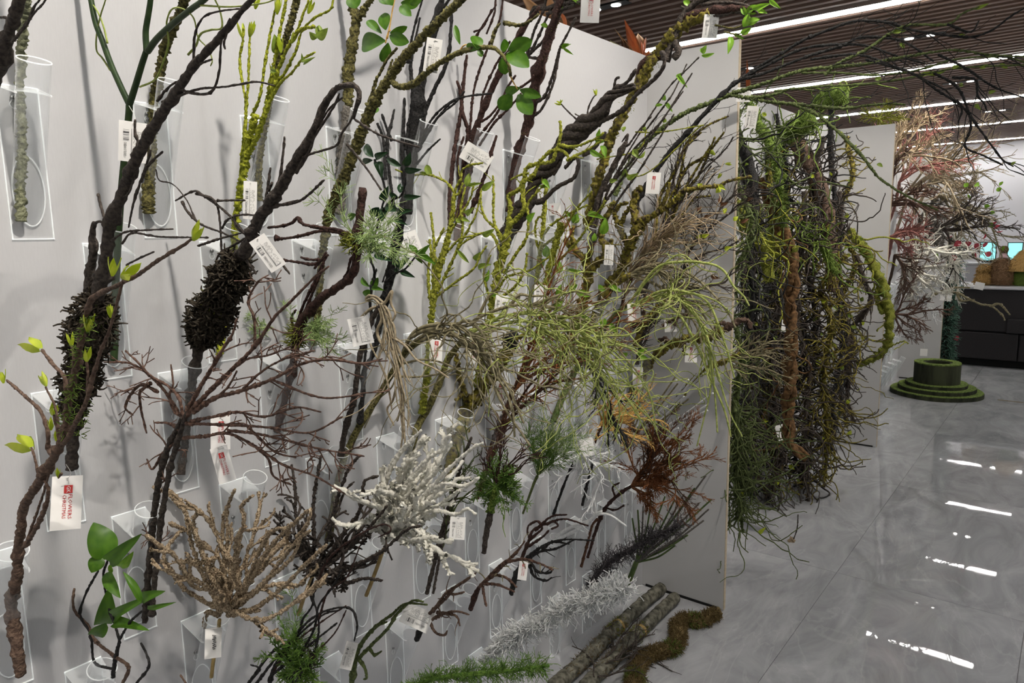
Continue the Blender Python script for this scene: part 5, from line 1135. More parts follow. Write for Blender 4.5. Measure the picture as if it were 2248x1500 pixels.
def floor_moss(t, Q, r, rng, o, n, L, m, part, t0=0, t1=1, rr=.0012):
    tubes = MB(); zmin = .002
    for _ in range(n):
        i = int(rng.uniform(t0, t1) * (len(Q) - 2)); d = nrm(Q[i + 1] - Q[i]); x = rv(rng); x[2] = abs(x[2]) * .8 - .2; x = nrm(x - d * (x @ d))
        P = walk(Q[i] + x * r * .9, x + .5 * rv(rng), L * rng.uniform(.5, 1.2), L / 3, .3, rng, (0, 0, 0), .3); P[:, 2] = np.maximum(P[:, 2], zmin)
        tubes.tube(P, np.linspace(rr, rr * .5, len(P)), 3, False)
    ob = tubes.obj(part, M[m], t, o); ob['kind'] = 'stuff'
for lab, sp, w in (('mossy birch log lying on the floor right against the wall', '1215,1508 1280,1452 1352,1380 1420,1318 1452,1292', 34), ('darker birch log lying on the floor on the aisle side', '1285,1508 1368,1424 1440,1352 1482,1312', 33)):
    t, Q, r, rng, o = floor_run('birch_log', lab, 'log', sp, w, 'birch_bark', 'bark')
    e = Q[-1]; d = nrm(Q[-1] - Q[-3]); mb = MB(); mb.tube(np.array([e, e + d * .002]), np.array([r * .9, r * .9]), 16); mb.obj('cut_end', M['birch_bark'], t, o)
    for tt in (.25, .55):
        i = int(tt * len(Q)); mb = MB(); d = nrm(Q[i + 1] - Q[i]); mb.tube(np.array([Q[i], Q[i] + d * .015]), np.array([r * 1.06, r * 1.06]), 16); mb.obj('bark_ring', M['bk_bamboo' if tt > .5 else 'birch_bark'], t, o)
    floor_moss(t, Q, r, rng, o, 260, .018, 'moss_brown', 'moss', .1, .6)
    floor_moss(t, Q, r, rng, o, 120, .018, 'moss_olive', 'green_moss', .5, .62)
t, Q, r, rng, o = floor_run('moss_garland', 'brown moss garland snaking over the marble floor with green tufts', 'garland', '1392,1512 1398,1470 1412,1446 1445,1434 1478,1424 1490,1396 1488,1374 1506,1362 1536,1366 1560,1354 1577,1346', 30, 'moss_brown', 'moss', .8)
floor_moss(t, Q, r, rng, o, 4200, .026, 'moss_brown', 'moss', rr=.0015)
for a, c in ((.05, .1), (.42, .47), (.82, .87)): floor_moss(t, Q, r * 1.1, rng, o, 150, .03, 'moss_green', 'green_tuft', a, c, .0014)
P0 = atZ(1340, 1470, .03); t = thing('root_tangle', 'dark tangled roots lying between the two birch logs', 'roots', (P0[0], P0[1], 0)); mb = MB(); rng = np.random.default_rng(5); tb_ = []
for k in range(12): fork(tb_, np.array((P0[0] + rng.uniform(-.06, .06), P0[1] + rng.uniform(-.12, .12), .05)), (rng.normal() * .6, 1.0, rng.uniform(-.2, .6)), .22, .004, 1, rng, nch=3, pull=(0, 0, -1.5))
for P, R in tb_: P[:, 2] = np.maximum(P[:, 2], .004); P[:, 0] = np.maximum(P[:, 0], .02); mb.tube(P, R, 5, False)
mb.obj('roots', M['bk_dark'], t, (P0[0], P0[1], 0))['kind'] = 'stuff'

# ================================================================ second bay: hanging vines
def hang(label, Y0, spec, w, m, style='bark', mossm=None, nm=300, nw=26, Lw=.45, leaves=0, wm=None, name='hanging_vine', ml=.03):
    b = Br(name, label, (parse(spec)[0][0], parse(spec)[0][1]), m, cat='vine', Y0=Y0)
    b.stem(spec, w, style=style)
    if mossm: b.moss(spec, [np.mean(w) * 1.15] * 2, nm, ml, mossm, .0018, pull=(0, 0, -8))
    if nw: b.wisps(spec, nw, Lw, 4.5, m=wm or m, wig=.13, pull=(.1, 0, -2.6), out=.75, t0=.02, part='hanging_twigs', ahead=.6, step=.02)
    P = [p for p in b.paths[0][0]]
    for _ in range(leaves):
        q = P[b.rng.integers(0, len(P))] + .07 * rv(b.rng); v = RW.T @ (q - CAM); x = v[0] / v[2] * FPX + 1124; y = v[1] / v[2] * FPX + 750
        b.leaf(x, y, x + b.rng.uniform(-14, 14), y + b.rng.uniform(-12, 12), 9, 'ov', ['lime', 'olive'][b.rng.integers(0, 2)], dy=float(q[1] - Y0))
    return b
b = hang('thick brown driftwood vine coiling in a long spiral, second bay', 3.75, '1668,395 1690,440 1705,478 1727,512 1741,545 1732,575 1748,610 1742,650 1728,690 1745,725 1738,765 1720,800 1738,840 1742,870 1722,905 1738,940 1727,965 1745,985 1772,1008', [12, 14, 14, 12], 'bk_driftbrown', 'light', None, nw=8)
helix(b, '1668,395 1690,440 1708,490 1734,545 1740,610 1734,690 1738,765 1732,840 1732,905 1730,965 1750,988 1772,1008', [24, 30, 32, 34, 34, 34, 32, 30, 26, 20], 2, 5.0, 'bk_driftbrown', .5)
b.strand('1700,480 1690,520 1702,560 1735,560 1748,540', [14, 14, 12], 'strand', 'moss_olive', 'moss')
b.strand('1735,560 1745,600 1725,640 1742,680', [14, 14], 'strand', 'bk_driftbrown', 'light')
b = Br('hanging_vine', 'thick dark twisted trunk at the top of the second bay', (1738, 285), 'bk_dark', cat='vine', Y0=4.7)
helix(b, '1732,270 1752,315 1772,352 1790,385 1802,420 1812,470 1818,520 1826,575 1830,640', [30, 36, 38, 36, 34, 34, 32, 24], 3, 2.2, 'bk_brown')
b.wisps('1732,270 1772,352 1802,420 1818,520', 40, .6, 5, m='bk_dark', wig=.12, pull=(0, 0, -2.5), out=.8, part='hanging_twigs')
hang('black rope-like vine just behind the first divider panel edge', 3.3, '1600,262 1622,305 1640,345 1652,400 1655,470 1645,560 1652,650 1640,760', [18, 22, 20, 16, 12], 'bk_black', 'bark', None, nw=50, leaves=6)
hang('short mossy olive stick behind the panel edge, second bay', 3.45, '1612,440 1632,480 1652,510 1672,545 1684,575 1690,620', [20, 26, 26, 22], 'moss_olive', 'moss', 'moss_olive', 500, 20, wm='bk_mosstwig')
hang('bright green moss vine near the top of the second bay', 3.7, '1640,215 1665,270 1690,315 1702,345 1712,420 1720,500', [14, 20, 22, 16, 10], 'moss_green', 'moss', 'moss_green', 900, 26, wm='bk_greenroot', leaves=10, ml=.045)
hang('green mossy vine looping right below the twisted trunk', 4.4, '1738,478 1770,505 1795,530 1815,560 1830,590 1842,600', [14, 16, 14, 12], 'moss_green', 'moss', 'moss_green', 600, 24, wm='moss_green', ml=.04, leaves=6)
b = hang('yellow green mossy arm curving out at the end of the second bay', 5.45, '1862,505 1890,538 1915,580 1936,620 1946,660 1952,705 1950,752 1930,780 1902,793 1882,802', [18, 20, 22, 20, 18, 16, 16, 14], 'moss_olive', 'moss', 'moss_olive', 900, 10, wm='bk_mosstwig', leaves=3, ml=.02)
b.strand('1920,590 1930,625 1925,655 1940,690', [14, 12], 'strand', 'moss_olive', 'moss')
b = hang('shaggy green moss ball with looped grass at the top of the second bay', 5.0, '1790,232 1830,212 1862,208', [30, 40, 26], 'moss_green', 'moss', 'moss_green', 900, 12, wm='moss_green', name='moss_bundle', ml=.05)
b.twigs('1836,205 1845,182 1856,180 1864,200|1840,205 1848,186 1862,190', [4, 3], m='bk_tendril')
hang('bushy green grass-like moss tuft left of the moss ball', 4.3, '1715,300 1740,285 1765,272 1790,262', [14, 26, 34, 30], 'moss_green', 'moss', 'moss_green', 1200, 16, wm='moss_green', name='moss_bundle', ml=.06)
_rv = np.random.default_rng(77)
_names = [('dark brown', 'bk_dark', 'moss_brown'), ('olive brown', 'bk_mossbrown', 'moss_olive'), ('green', 'bk_greenroot', 'moss_green'), ('black', 'bk_black', 'moss_dark')]
_spots = [(1618, 240, 1170, 3.15, 2, 'hanging lowest against the first panel edge'), (1640, 300, 1080, 4.3, 3, 'behind the spiral driftwood, left side'), (1662, 420, 1060, 4.1, 0, 'left of the spiral driftwood'), (1690, 330, 1130, 4.4, 1, 'crossing the spiral driftwood'),
          (1715, 250, 1010, 4.5, 3, 'just behind the spiral driftwood'), (1768, 420, 1110, 4.4, 0, 'right of the spiral driftwood'), (1785, 300, 980, 4.7, 0, 'below the bushy moss tuft'), (1810, 560, 1070, 4.5, 1, 'reaching lowest in the middle of the second bay'),
          (1830, 230, 990, 5.0, 3, 'under the moss ball'), (1845, 420, 960, 5.2, 0, 'near the inner end of the second bay'), (1862, 300, 940, 5.4, 1, 'nearest the second divider panel'), (1880, 560, 930, 5.3, 0, 'in front of the second divider panel'),
          (1750, 600, 1130, 4.6, 3, 'low in the second bay, dark and ropey'), (1700, 640, 1160, 4.2, 0, 'low in the second bay, thin and forked')]
for k, (x, y0, y1, Y0, c, where) in enumerate(_spots):
    cn, m_, mm = _names[c]; ys = np.linspace(y0, y1, 8); sp = ' '.join('%d,%d' % (x + _rv.normal() * 13, y) for y in ys)
    hang('%s hanging vine with fine twigs, %s' % (cn, where), Y0, sp, [9 + 5 * _rv.random(), 11, 9, 6], m_, 'moss' if c in (1, 2) else 'bark', mm, 520, 130 if x < 1830 else 70, .42 if x < 1830 else .24, leaves=9, wm=m_, ml=.03)
b = hang('dark green fern-like hanging tail low beside the first panel edge', 3.1, '1612,880 1622,960 1618,1050 1624,1130', [10, 10, 8], 'bk_greenroot', 'bark', None, nw=120, Lw=.42, wm='fern_green' if False else 'bk_greenroot')
b = Br('dried_pod', 'small tan dried pod dangling near the floor on a thin stem', (1745, 1140), 'bk_dark', cat='pod', Y0=3.75)
b.stem('1752,1130 1750,1160 1742,1185', [2.5, 2.5]); b.strand('1742,1184 1734,1192 1728,1198', [12, 16, 9], 'pod', 'bk_coral', 'knob')

# ================================================================ third bay: twig sprays, holders
def spray(label, Y0, c, tips, m, w=6, lev=2, nch=6, spread=.7, ratio=.5, ydev=.2, wig=.11, name='twig_branch', base=None):
    b = Br(name, label, c, m, Y0=Y0)
    bx, by = base or (c[0] - 30, c[1] + 110)
    p = atX(bx, by, .03); 
    P = catmull(np.array([p, (p + b.P(*c)) / 2 + np.array((0.02, 0, .03)), b.P(*c)]), .03); mb = MB(); r = w * .5 * m_per_px(P[-1]); mb.tube(P, np.full(len(P), r * 1.3), 6, True, .1, b.rng); mb.obj('stem', M[m], b.root, b.o)
    b.fan(c[0], c[1], tips, w, lev=lev, nch=nch, spread=spread, ratio=ratio, ydev=ydev, wig=wig, rmin=.0022, step=.035, part='twigs', sides=4)
    return b
spray('straw coloured twig spray highest above the second panel', 6.5, (1960, 352), '1985,215 2005,215 2040,225 2085,238 2060,265 2110,280 1970,240 2020,250', 'bk_straw')
spray('pinkish brown twig spray under the ceiling lights', 7.0, (1975, 400), '2060,240 2100,232 2125,255 2070,300 2140,300 2030,300', 'bk_pink', 5)
spray('cream white twig spray reaching far across the aisle', 7.6, (1990, 420), '2200,295 2246,315 2190,265 2235,255 2150,330 2220,335 2170,290 2240,285', 'bk_tan', 5)
spray('brown forked twig spray beside the second panel top', 6.6, (1955, 450), '2030,330 2075,370 2095,415 2000,340 2050,410 2080,440', 'bk_twigbrown', 7)
spray('white bleached branch spreading in the middle of the third bay', 7.0, (1985, 590), '2050,470 2110,440 2120,560 2095,640 2065,650 2130,480 2080,500 2040,640 2105,600', 'bk_white', 8, 2, 6, .8)
spray('white bleached branch lower down, with drooping forks', 7.4, (1975, 640), '2040,590 2100,600 2085,650 2060,610 2020,660 2050,575', 'bk_snow', 7, 2, 6, .8)
spray('tan thorny twig pointing at the far grey wall', 7.9, (2060, 430), '2235,500 2246,560 2200,440 2240,520 2170,420', 'bk_willow', 5, base=(2000, 520))
spray('dusky pink twig spray close to the second panel', 6.4, (1958, 520), '2010,480 2045,500 2000,550 2030,530 2050,470', 'bk_pink', 7)
spray('dense greyish twig spray in the heart of the third bay', 7.8, (2020, 480), '2080,420 2110,460 2130,520 2100,560 2060,540 2140,480 2150,440 2090,500', 'bk_grey', 6)
spray('dark brown low twig spray behind the mossy arm', 6.9, (1962, 690), '2060,630 2050,700 2085,680 2040,745 2000,765 2030,660', 'bk_twigbrown', 5)
spray('pale beige twig spray filling the upper third bay', 8.2, (2040, 400), '2120,290 2160,310 2190,350 2150,380 2110,350 2200,400 2080,330', 'bk_straw', 6, base=(2000, 480))
spray('whitish twig spray above the black counter end', 8.0, (2070, 560), '2130,500 2160,560 2110,520 2140,600 2190,600 2100,600', 'bk_white', 5, base=(2010, 620))
spray('brown twig spray against the bluish third bay wall', 6.8, (1965, 560), '2010,600 2030,560 2050,620 2000,640 2040,590', 'bk_brown', 5)
spray('olive twig spray near the ceiling of the third bay', 6.2, (1930, 262), '1900,250 1985,245 1960,230 1940,275 1990,265', 'bk_mosstwig', 4, base=(1905, 330))
b = spray('dark twig with green and dark red leaves, third bay', 7.3, (2060, 500), '2150,430 2190,480 2205,560 2165,520 2180,440 2130,560 2230,560', 'bk_dark', 5, base=(1990, 560))
for q in ((2125, 410), (2140, 405), (2190, 412), (2200, 405), (2168, 448), (2180, 470), (2150, 440), (2130, 430), (2205, 545), (2170, 490), (2060, 560)): b.leaf(q[0], q[1], q[0] + b.rng.uniform(-14, 14), q[1] + b.rng.uniform(-10, 10), 11, 'ov', 'bright', dy=b.rng.uniform(-.1, .1))
for q in ((2185, 492), (2195, 508), (2160, 520), (2175, 562), (2128, 540), (2100, 562), (2150, 535), (2190, 500), (2085, 520), (2140, 560), (2165, 540), (2110, 530)): b.leaf(q[0], q[1], q[0] + b.rng.uniform(-16, 16), q[1] + b.rng.uniform(-10, 12), 13, 'ov', 'red', dy=b.rng.uniform(-.1, .1))
b = Br('driftwood_twig', 'thin bare driftwood twig reaching in front of the black counter', (2050, 640), 'bk_willow', Y0=7.9)
b.twigs('2020,660 2070,640 2101,643 2124,655 2152,668 2176,672 2200,692 2206,704|2101,643 2110,660 2140,658|2176,672 2195,668 2218,692|2060,642 2095,632 2130,632', [6, 5, 3], m='bk_willow')
for row in (4, 5, 6, 7):
    for k in range(11):
        y = 6.05 + .2345 * k + (.117 if row % 2 else 0)
        t = thing('tube_holder', 'acrylic tube holder in the third bay, %s, %s from second panel' % (ROWN[row].replace(' from the top', ''), ORD[k]), 'holder', (0, y, ROWTOP[row]), 'acrylic tube holders in the third bay')
        holder_parts(t)
# spruce garland column
b = Br('spruce_garland', 'blue green spruce garland hanging straight down past the third panel edge', (2082, 560), 'moss_green', cat='garland', Y0=8.95)
bark('spruce', (0.03, 0.075, 0.055), (0.10, 0.19, 0.14), 30, .7, 0)
b.stem('2088,520 2084,600 2078,700 2074,800', [12, 14, 12], m='bk_dark')
b.moss('2088,520 2084,600 2078,700 2074,800', [30, 44, 30, 26], 2400, .10, 'spruce', .005, part='needles', pull=(0, 0, -5))
for q in ((2062, 742), (2064, 752), (2066, 745), (2060, 748), (2096, 738)): b.leaf(q[0], q[1], q[0] + b.rng.uniform(-8, 8), q[1] + 10, 12, 'ov', 'red')
# ---- mossy pedestal
c = np.array((0.47, 8.15)); t = thing('mossy_pedestal', 'round tiered pedestal of dark bark with green moss on each step', 'pedestal', (c[0], c[1], 0))
M['bark_side'] = mat('bark_side', (0.014, 0.016, 0.010), (0.05, 0.056, 0.03), 14, .9, .8, stretch=(1, 1, .15), dist=.01)
M['moss_top'] = mat('moss_top', (0.07, 0.11, 0.02), (0.22, 0.30, 0.07), 60, .95, 1.0, dist=.01)
def ringpart(name, r0, r1, z0, z1, m):
    mb = MB(); n = 40; V = []; F = []
    for k in range(n):
        a = 2 * math.pi * k / n; ca, sa = math.cos(a), math.sin(a); j = 1 + .012 * math.sin(5 * a + r0 * 30)
        V += [(c[0] + r1 * j * ca, c[1] + r1 * j * sa, z0), (c[0] + r1 * j * ca, c[1] + r1 * j * sa, z1), (c[0] + r0 * ca, c[1] + r0 * sa, z1), (c[0] + r0 * ca, c[1] + r0 * sa, z0)]
    for k in range(n):
        a, b_ = 4 * k, 4 * ((k + 1) % n)
        for i in range(4): F.append([a + i, b_ + i, b_ + (i + 1) % 4, a + (i + 1) % 4])
    mb.raw(V, F); return mb.obj(name, M[m], t, (c[0], c[1], 0), False)
for (r0, r1, z0, z1) in ((.30, .41, 0.0, .045), (.22, .345, .045, .085), (.15, .275, .085, .12)):
    ringpart('step', r0, r1, z0, z1 - .006, 'bark_side'); ringpart('moss_layer', r0, r1 - .004, z1 - .006, z1, 'moss_top')
ringpart('drum', .11, .205, .12, .315, 'bark_side'); ringpart('moss_layer', .13, .207, .315, .325, 'moss_top'); ringpart('inner_rim', .105, .135, .30, .318, 'bark_side')
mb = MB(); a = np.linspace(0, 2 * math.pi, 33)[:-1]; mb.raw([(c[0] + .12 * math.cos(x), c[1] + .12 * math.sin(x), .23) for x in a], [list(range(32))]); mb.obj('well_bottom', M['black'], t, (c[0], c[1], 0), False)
p = atZ(2005, 838, 0); t2 = thing('wood_stump', 'short brown log stump standing behind the mossy pedestal', 'stump', (p[0] + .02, p[1] + .5, 0)); mb = MB(); rng = np.random.default_rng(3)
mb.tube(np.array([(p[0] + .02, p[1] + .5, z) for z in (0, .1, .2, .26)]), np.array([.11, .105, .1, .1]), 18, True, .06, rng); mb.obj('log_body', M['bk_brown'], t2, t2.location)
mb = MB(); mb.tube(np.array([(p[0] + .02, p[1] + .5, z) for z in (.26, .263)]), np.array([.092, .092]), 18); mb.obj('cut_face', M['cut_wood'], t2, t2.location)
p = atZ(2190, 878, .004); t3 = thing('fallen_twig', 'small pale twig lying on the floor beside the pedestal', 'twig', p); mb = MB(); tt_ = []
fork(tt_, p, (.8, .3, .05), .22, .004, 1, np.random.default_rng(8), step=.03, nch=3, pull=(0, 0, -1)); 
for P, R in tt_: P[:, 2] = np.clip(P[:, 2], .004, .05); mb.tube(P, R, 5, True)
mb.obj('twigs', M['bk_tan'], t3, p)['kind'] = 'stuff'

# ================================================================ counter and what stands on it
M['counter'] = mat('black_leather', (0.018, 0.016, 0.017), (0.024, 0.021, 0.022), 80, .5, .1)
M['ctop'] = mat('counter_top', (0.55, 0.55, 0.57), None, 1, .3, 0)
t = thing('service_counter', 'long black service counter with padded front panels and a pale top', 'counter', (1.65, 10.35, 0))
def cb(n, lo, hi, m):
    ob = box_obj(n, lo, hi, M[m], t, t.location); bv = ob.modifiers.new('bevel', 'BEVEL'); bv.width = .012; bv.segments = 2; return ob
cb('body', (.30, 10.06, .09), (3.0, 10.75, .93), 'counter'); cb('toe_kick', (.34, 10.12, 0), (2.96, 10.7, .09), 'black'); cb('top', (.26, 9.98, .93), (3.04, 10.8, .965), 'ctop')
cb('front_panel', (.30, 10.0, .10), (1.02, 10.06, .42), 'counter'); cb('front_panel', (1.03, 10.0, .10), (3.0, 10.06, .42), 'counter'); cb('front_panel', (.30, 10.0, .435), (3.0, 10.06, .925), 'counter'); cb('drawer_panel', (.90, 9.955, .43), (3.0, 10.0, .60), 'counter')
def shaggy(name, label, cat, x, y, z, prof, m, n, L, seed, rr=.003, up=-1.0):
    t = thing(name, label, cat, (x, y, z)); rng = np.random.default_rng(seed); V = []; F = []; S_ = 20
    for i, (r, h) in enumerate(prof):
        for k in range(S_): V.append((x + r * math.cos(2 * math.pi * k / S_), y + r * math.sin(2 * math.pi * k / S_), z + h))
    for i in range(len(prof) - 1):
        for k in range(S_): F.append([i * S_ + k, i * S_ + (k + 1) % S_, (i + 1) * S_ + (k + 1) % S_, (i + 1) * S_ + k])
    F.append(list(range(S_))[::-1]); F.append([(len(prof) - 1) * S_ + k for k in range(S_)])
    mb = MB(); mb.raw(V, F); mb.obj('body', M[m], t, (x, y, z)); mb = MB()
    for _ in range(n):
        u = rng.uniform(0, len(prof) - 1.01); i = int(u); f = u - i; r = prof[i][0] * (1 - f) + prof[i + 1][0] * f; h = prof[i][1] * (1 - f) + prof[i + 1][1] * f; a = rng.uniform(0, 6.283)
        p = np.array((x + r * math.cos(a), y + r * math.sin(a), z + h)); d = np.array((math.cos(a) * .7 - math.sin(a) * rng.normal() * .8, math.sin(a) * .7 + math.cos(a) * rng.normal() * .8, up * rng.uniform(.2, 1)))
        P = walk(p, d, L * rng.uniform(.5, 1.2), L / 3, .2, rng); P[:, 2] = np.maximum(P[:, 2], z + .004); mb.tube(P, np.linspace(rr, rr * .5, len(P)), 3, False)
    mb.obj('straw', M[m], t, (x, y, z))['kind'] = 'stuff'; return t
bark('straw_tan', (0.30, 0.17, 0.05), (0.52, 0.33, 0.12), 40, .8, .3); bark('straw_brown', (0.14, 0.075, 0.035), (0.30, 0.18, 0.095), 40, .8, .3)
zt = .967
p = atY(2160, 620, 10.25); shaggy('straw_figure', 'small shaggy golden straw ornament on the counter', 'ornament', p[0], 10.25, zt, [(.075, 0), (.10, .05), (.085, .12), (.06, .15), (.075, .19), (.05, .235), (.01, .25)], 'straw_tan', 700, .045, 4, .004)
p = atY(2198, 622, 10.3); tt = shaggy('straw_dome', 'tall brown woven straw dome with a small round finial', 'ornament', p[0], 10.3, zt, [(.135, 0), (.15, .08), (.14, .16), (.115, .24), (.07, .30), (.02, .325)], 'straw_brown', 900, .06, 5, .004)
mb = MB(); x, y = p[0], 10.3; mb.tube(np.array([(x, y, zt + h) for h in (.32, .35, .38)]), np.array([.05, .035, .03]), 14); mb.obj('collar', mat('pink_collar', (.6, .4, .42), None, 1, .6, 0), tt, (x, y, zt))
mb = MB(); mb.tube(np.array([(x, y, zt + h) for h in (.375, .39, .42, .45, .465)]), np.array([.02, .042, .05, .042, .02]), 14); mb.obj('finial', M['moss_brown'], tt, (x, y, zt))
p = atY(2243, 622, 10.3); tt = shaggy('thatched_hut', 'little hut ornament with a straw thatched roof and dark green base', 'ornament', p[0], 10.3, zt, [(.11, 0), (.115, .1), (.10, .19)], 'moss_green', 300, .03, 6, .003)
mb = MB(); x = p[0]; rng = np.random.default_rng(9); V = [(x + r * math.cos(2 * math.pi * k / 20), 10.3 + r * math.sin(2 * math.pi * k / 20), zt + h) for r, h in ((.18, .17), (.17, .22), (.1, .33), (.01, .42)) for k in range(20)]
mb.raw(V, [[i * 20 + k, i * 20 + (k + 1) % 20, (i + 1) * 20 + (k + 1) % 20, (i + 1) * 20 + k] for i in range(3) for k in range(20)]); mb.obj('roof', M['straw_tan'], tt, (x, 10.3, zt))
mb = MB()
for _ in range(500):
    a = rng.uniform(0, 6.283); u = rng.uniform(0, 1); r = .02 + .155 * u; h = .42 - .22 * u; mb.tube(walk((x + r * math.cos(a), 10.3 + r * math.sin(a), zt + h), (math.cos(a), math.sin(a), -1.1), .06, .02, .1, rng), [.004, .0035, .003, .002], 3, False)
mb.obj('thatch', M['straw_tan'], tt, (x, 10.3, zt))['kind'] = 'stuff'
t = thing('grey_cabinet', 'light grey cabinet standing behind the counter', 'cabinet', (1.3, 11.6, 0)); box_obj('body', (.3, 11.4, 0), (2.6, 11.8, 1.16), mat('grey_lacquer', (.42, .42, .45), None, 1, .4, 0), t, t.location); box_obj('top', (.28, 11.38, 1.16), (2.62, 11.82, 1.18), M['ctop'], t, t.location)
for lab, a, b_ in (('glowing turquoise screen behind the small straw ornament', 2148, 2188), ('glowing turquoise screen behind the straw dome', 2208, 2246)):
    q0 = atY(a, 588, 11.6); q1 = atY(b_, 550, 11.6); t = thing('display_screen', lab, 'screen', ((q0[0] + q1[0]) / 2, 11.6, 1.18))
    box_obj('frame', (q0[0], 11.58, 1.2), (q1[0], 11.62, 1.2 + (q1[2] - q0[2]) + .02), M['housing'], t, t.location); box_obj('foot', ((q0[0] + q1[0]) / 2 - .06, 11.54, 1.18), ((q0[0] + q1[0]) / 2 + .06, 11.66, 1.205), M['housing'], t, t.location)
    box_obj('panel', (q0[0] + .01, 11.574, 1.21), (q1[0] - .01, 11.58, 1.2 + (q1[2] - q0[2]) + .01), emit('screen_turquoise', (.35, .85, .85), .75), t, t.location)
# ---- dried orange leaves standing behind the display wall
def dried(label, X, base, lf):
    p0 = atX(base[0], base[1], X); t = thing('dried_leaf_bundle', label, 'dried leaves', (p0[0], p0[1], 0)); rng = np.random.default_rng(len(label)); mb = MB(); P = catmull(np.array([(p0[0], p0[1], 0), (p0[0] + .03, p0[1], 1.2), p0 - (0, 0, .1), p0]), .1); mb.tube(P, np.full(len(P), .012), 8); mb.obj('stalk', M['bk_bamboo'], t, (p0[0], p0[1], 0))
    for (bx, by, tx, ty, w, kind, m) in lf:
        B = atX(bx, by, X + rng.uniform(-.05, .05)); T = atX(tx, ty, X + rng.uniform(-.05, .05)); ax = T - B; L = np.linalg.norm(ax); ax /= L; vw = nrm(CAM - B); nz = nrm(vw - ax * (vw @ ax)); sd = np.cross(ax, nz); wd = w * m_per_px(B); mt = Matrix.Identity(4)
        for i in range(3): mt[i][0] = sd[i] * wd; mt[i][1] = ax[i] * L; mt[i][2] = nz[i] * L; mt[i][3] = B[i] - (p0[0], p0[1], 0)[i]
        ob = link('dried_leaf', LEAF[kind, m], t); ob.matrix_local = mt; so = ob.modifiers.new('thickness', 'SOLIDIFY'); so.thickness = .02
dried('curled orange and tan dried leaves showing above the wall near its corner', -.35, (1400, 135), [(1405, 135, 1372, 46, 22, 'la', 'orange'), (1400, 130, 1362, 80, 10, 'la', 'tan'), (1408, 132, 1400, 70, 26, 'la', 'tan'), (1412, 135, 1412, 80, 14, 'la', 'orange'), (1380, 125, 1364, 82, 14, 'la', 'brown'), (1360, 110, 1342, 92, 14, 'la', 'cream'), (1418, 130, 1425, 112, 14, 'la', 'orange')])
dried('broad tan dried leaves peeking over the wall top behind the brown stem', -.35, (1215, 70), [(1220, 80, 1150, -5, 40, 'la', 'tan'), (1225, 75, 1200, -15, 34, 'la', 'tan'), (1240, 80, 1225, 20, 24, 'la', 'orange'), (1250, 70, 1232, 35, 20, 'la', 'brown')])
dried('thin orange dried leaf beside the first panel top', -.5, (1642, 215), [(1643, 215, 1640, 132, 9, 'la', 'orange'), (1646, 210, 1645, 165, 8, 'la', 'tan')])
# ================================================================ price tags
def printmat(name, bars):
    m, nt, b = newmat(name); tc = nt.nodes.new('ShaderNodeTexCoord'); sx = nt.nodes.new('ShaderNodeSeparateXYZ'); nt.links.new(tc.outputs['Object'], sx.inputs[0])
    def fl(out, k):
        a = nt.nodes.new('ShaderNodeMath'); a.operation = 'MULTIPLY'; a.inputs[1].default_value = k; f = nt.nodes.new('ShaderNodeMath'); f.operation = 'FLOOR'; nt.links.new(out, a.inputs[0]); nt.links.new(a.outputs[0], f.inputs[0]); return f.outputs[0]
    w = nt.nodes.new('ShaderNodeTexWhiteNoise'); cmb = nt.nodes.new('ShaderNodeCombineXYZ')
    if bars:
        nt.links.new(fl(sx.outputs[1], 34), cmb.inputs[0])
    else:
        nt.links.new(fl(sx.outputs[0], 9), cmb.inputs[0]); nt.links.new(fl(sx.outputs[1], 26), cmb.inputs[1])
    nt.links.new(cmb.outputs[0], w.inputs['Vector']); g = nt.nodes.new('ShaderNodeMath'); g.operation = 'GREATER_THAN'; g.inputs[1].default_value = .45; nt.links.new(w.outputs['Value'], g.inputs[0]); fac = g.outputs[0]
    if not bars:
        fr = nt.nodes.new('ShaderNodeMath'); fr.operation = 'MULTIPLY'; fr.inputs[1].default_value = 9; nt.links.new(sx.outputs[0], fr.inputs[0]); f2 = nt.nodes.new('ShaderNodeMath'); f2.operation = 'FRACT'; nt.links.new(fr.outputs[0], f2.inputs[0])
        l = nt.nodes.new('ShaderNodeMath'); l.operation = 'LESS_THAN'; l.inputs[1].default_value = .5; nt.links.new(f2.outputs[0], l.inputs[0]); mu = nt.nodes.new('ShaderNodeMath'); mu.operation = 'MULTIPLY'; nt.links.new(l.outputs[0], mu.inputs[0]); nt.links.new(fac, mu.inputs[1]); fac = mu.outputs[0]
    mx = nt.nodes.new('ShaderNodeMix'); mx.data_type = 'RGBA'; nt.links.new(fac, mx.inputs['Factor']); mx.inputs['A'].default_value = (.80, .785, .755, 1); mx.inputs['B'].default_value = (.06, .06, .06, 1) if bars else (.3, .29, .28, 1)
    nt.links.new(mx.outputs['Result'], b.inputs['Base Color']); b.inputs['Roughness'].default_value = .6; return m
M['barcode'] = printmat('barcode_print', True); M['lines'] = printmat('small_print', False)
def fontdata(txt, m):
    c = bpy.data.curves.new('lettering', 'FONT'); c.body = txt; c.size = 1; c.align_x = 'CENTER'; c.align_y = 'CENTER'; c.resolution_u = 1; c.materials.append(m)
    o = bpy.data.objects.new('lettering', c); COL.objects.link(o); dg = bpy.context.evaluated_depsgraph_get(); me = bpy.data.meshes.new_from_object(o.evaluated_get(dg)); me.name = 'lettering'; bpy.data.objects.remove(o)
    if not me.materials: me.materials.append(m)
    return me
M['whiteprint'] = mat('white_print', (.8, .78, .75), None, 1, .6, 0)
FT = {'GK': fontdata('GK', M['whiteprint']), 'FLOWERS': fontdata('FLOWERS', M['red']), 'CHRISTMAS': fontdata('CHRISTMAS', M['red']), 'GKFLOWERS': fontdata('GKFLOWERS', M['ink'])}
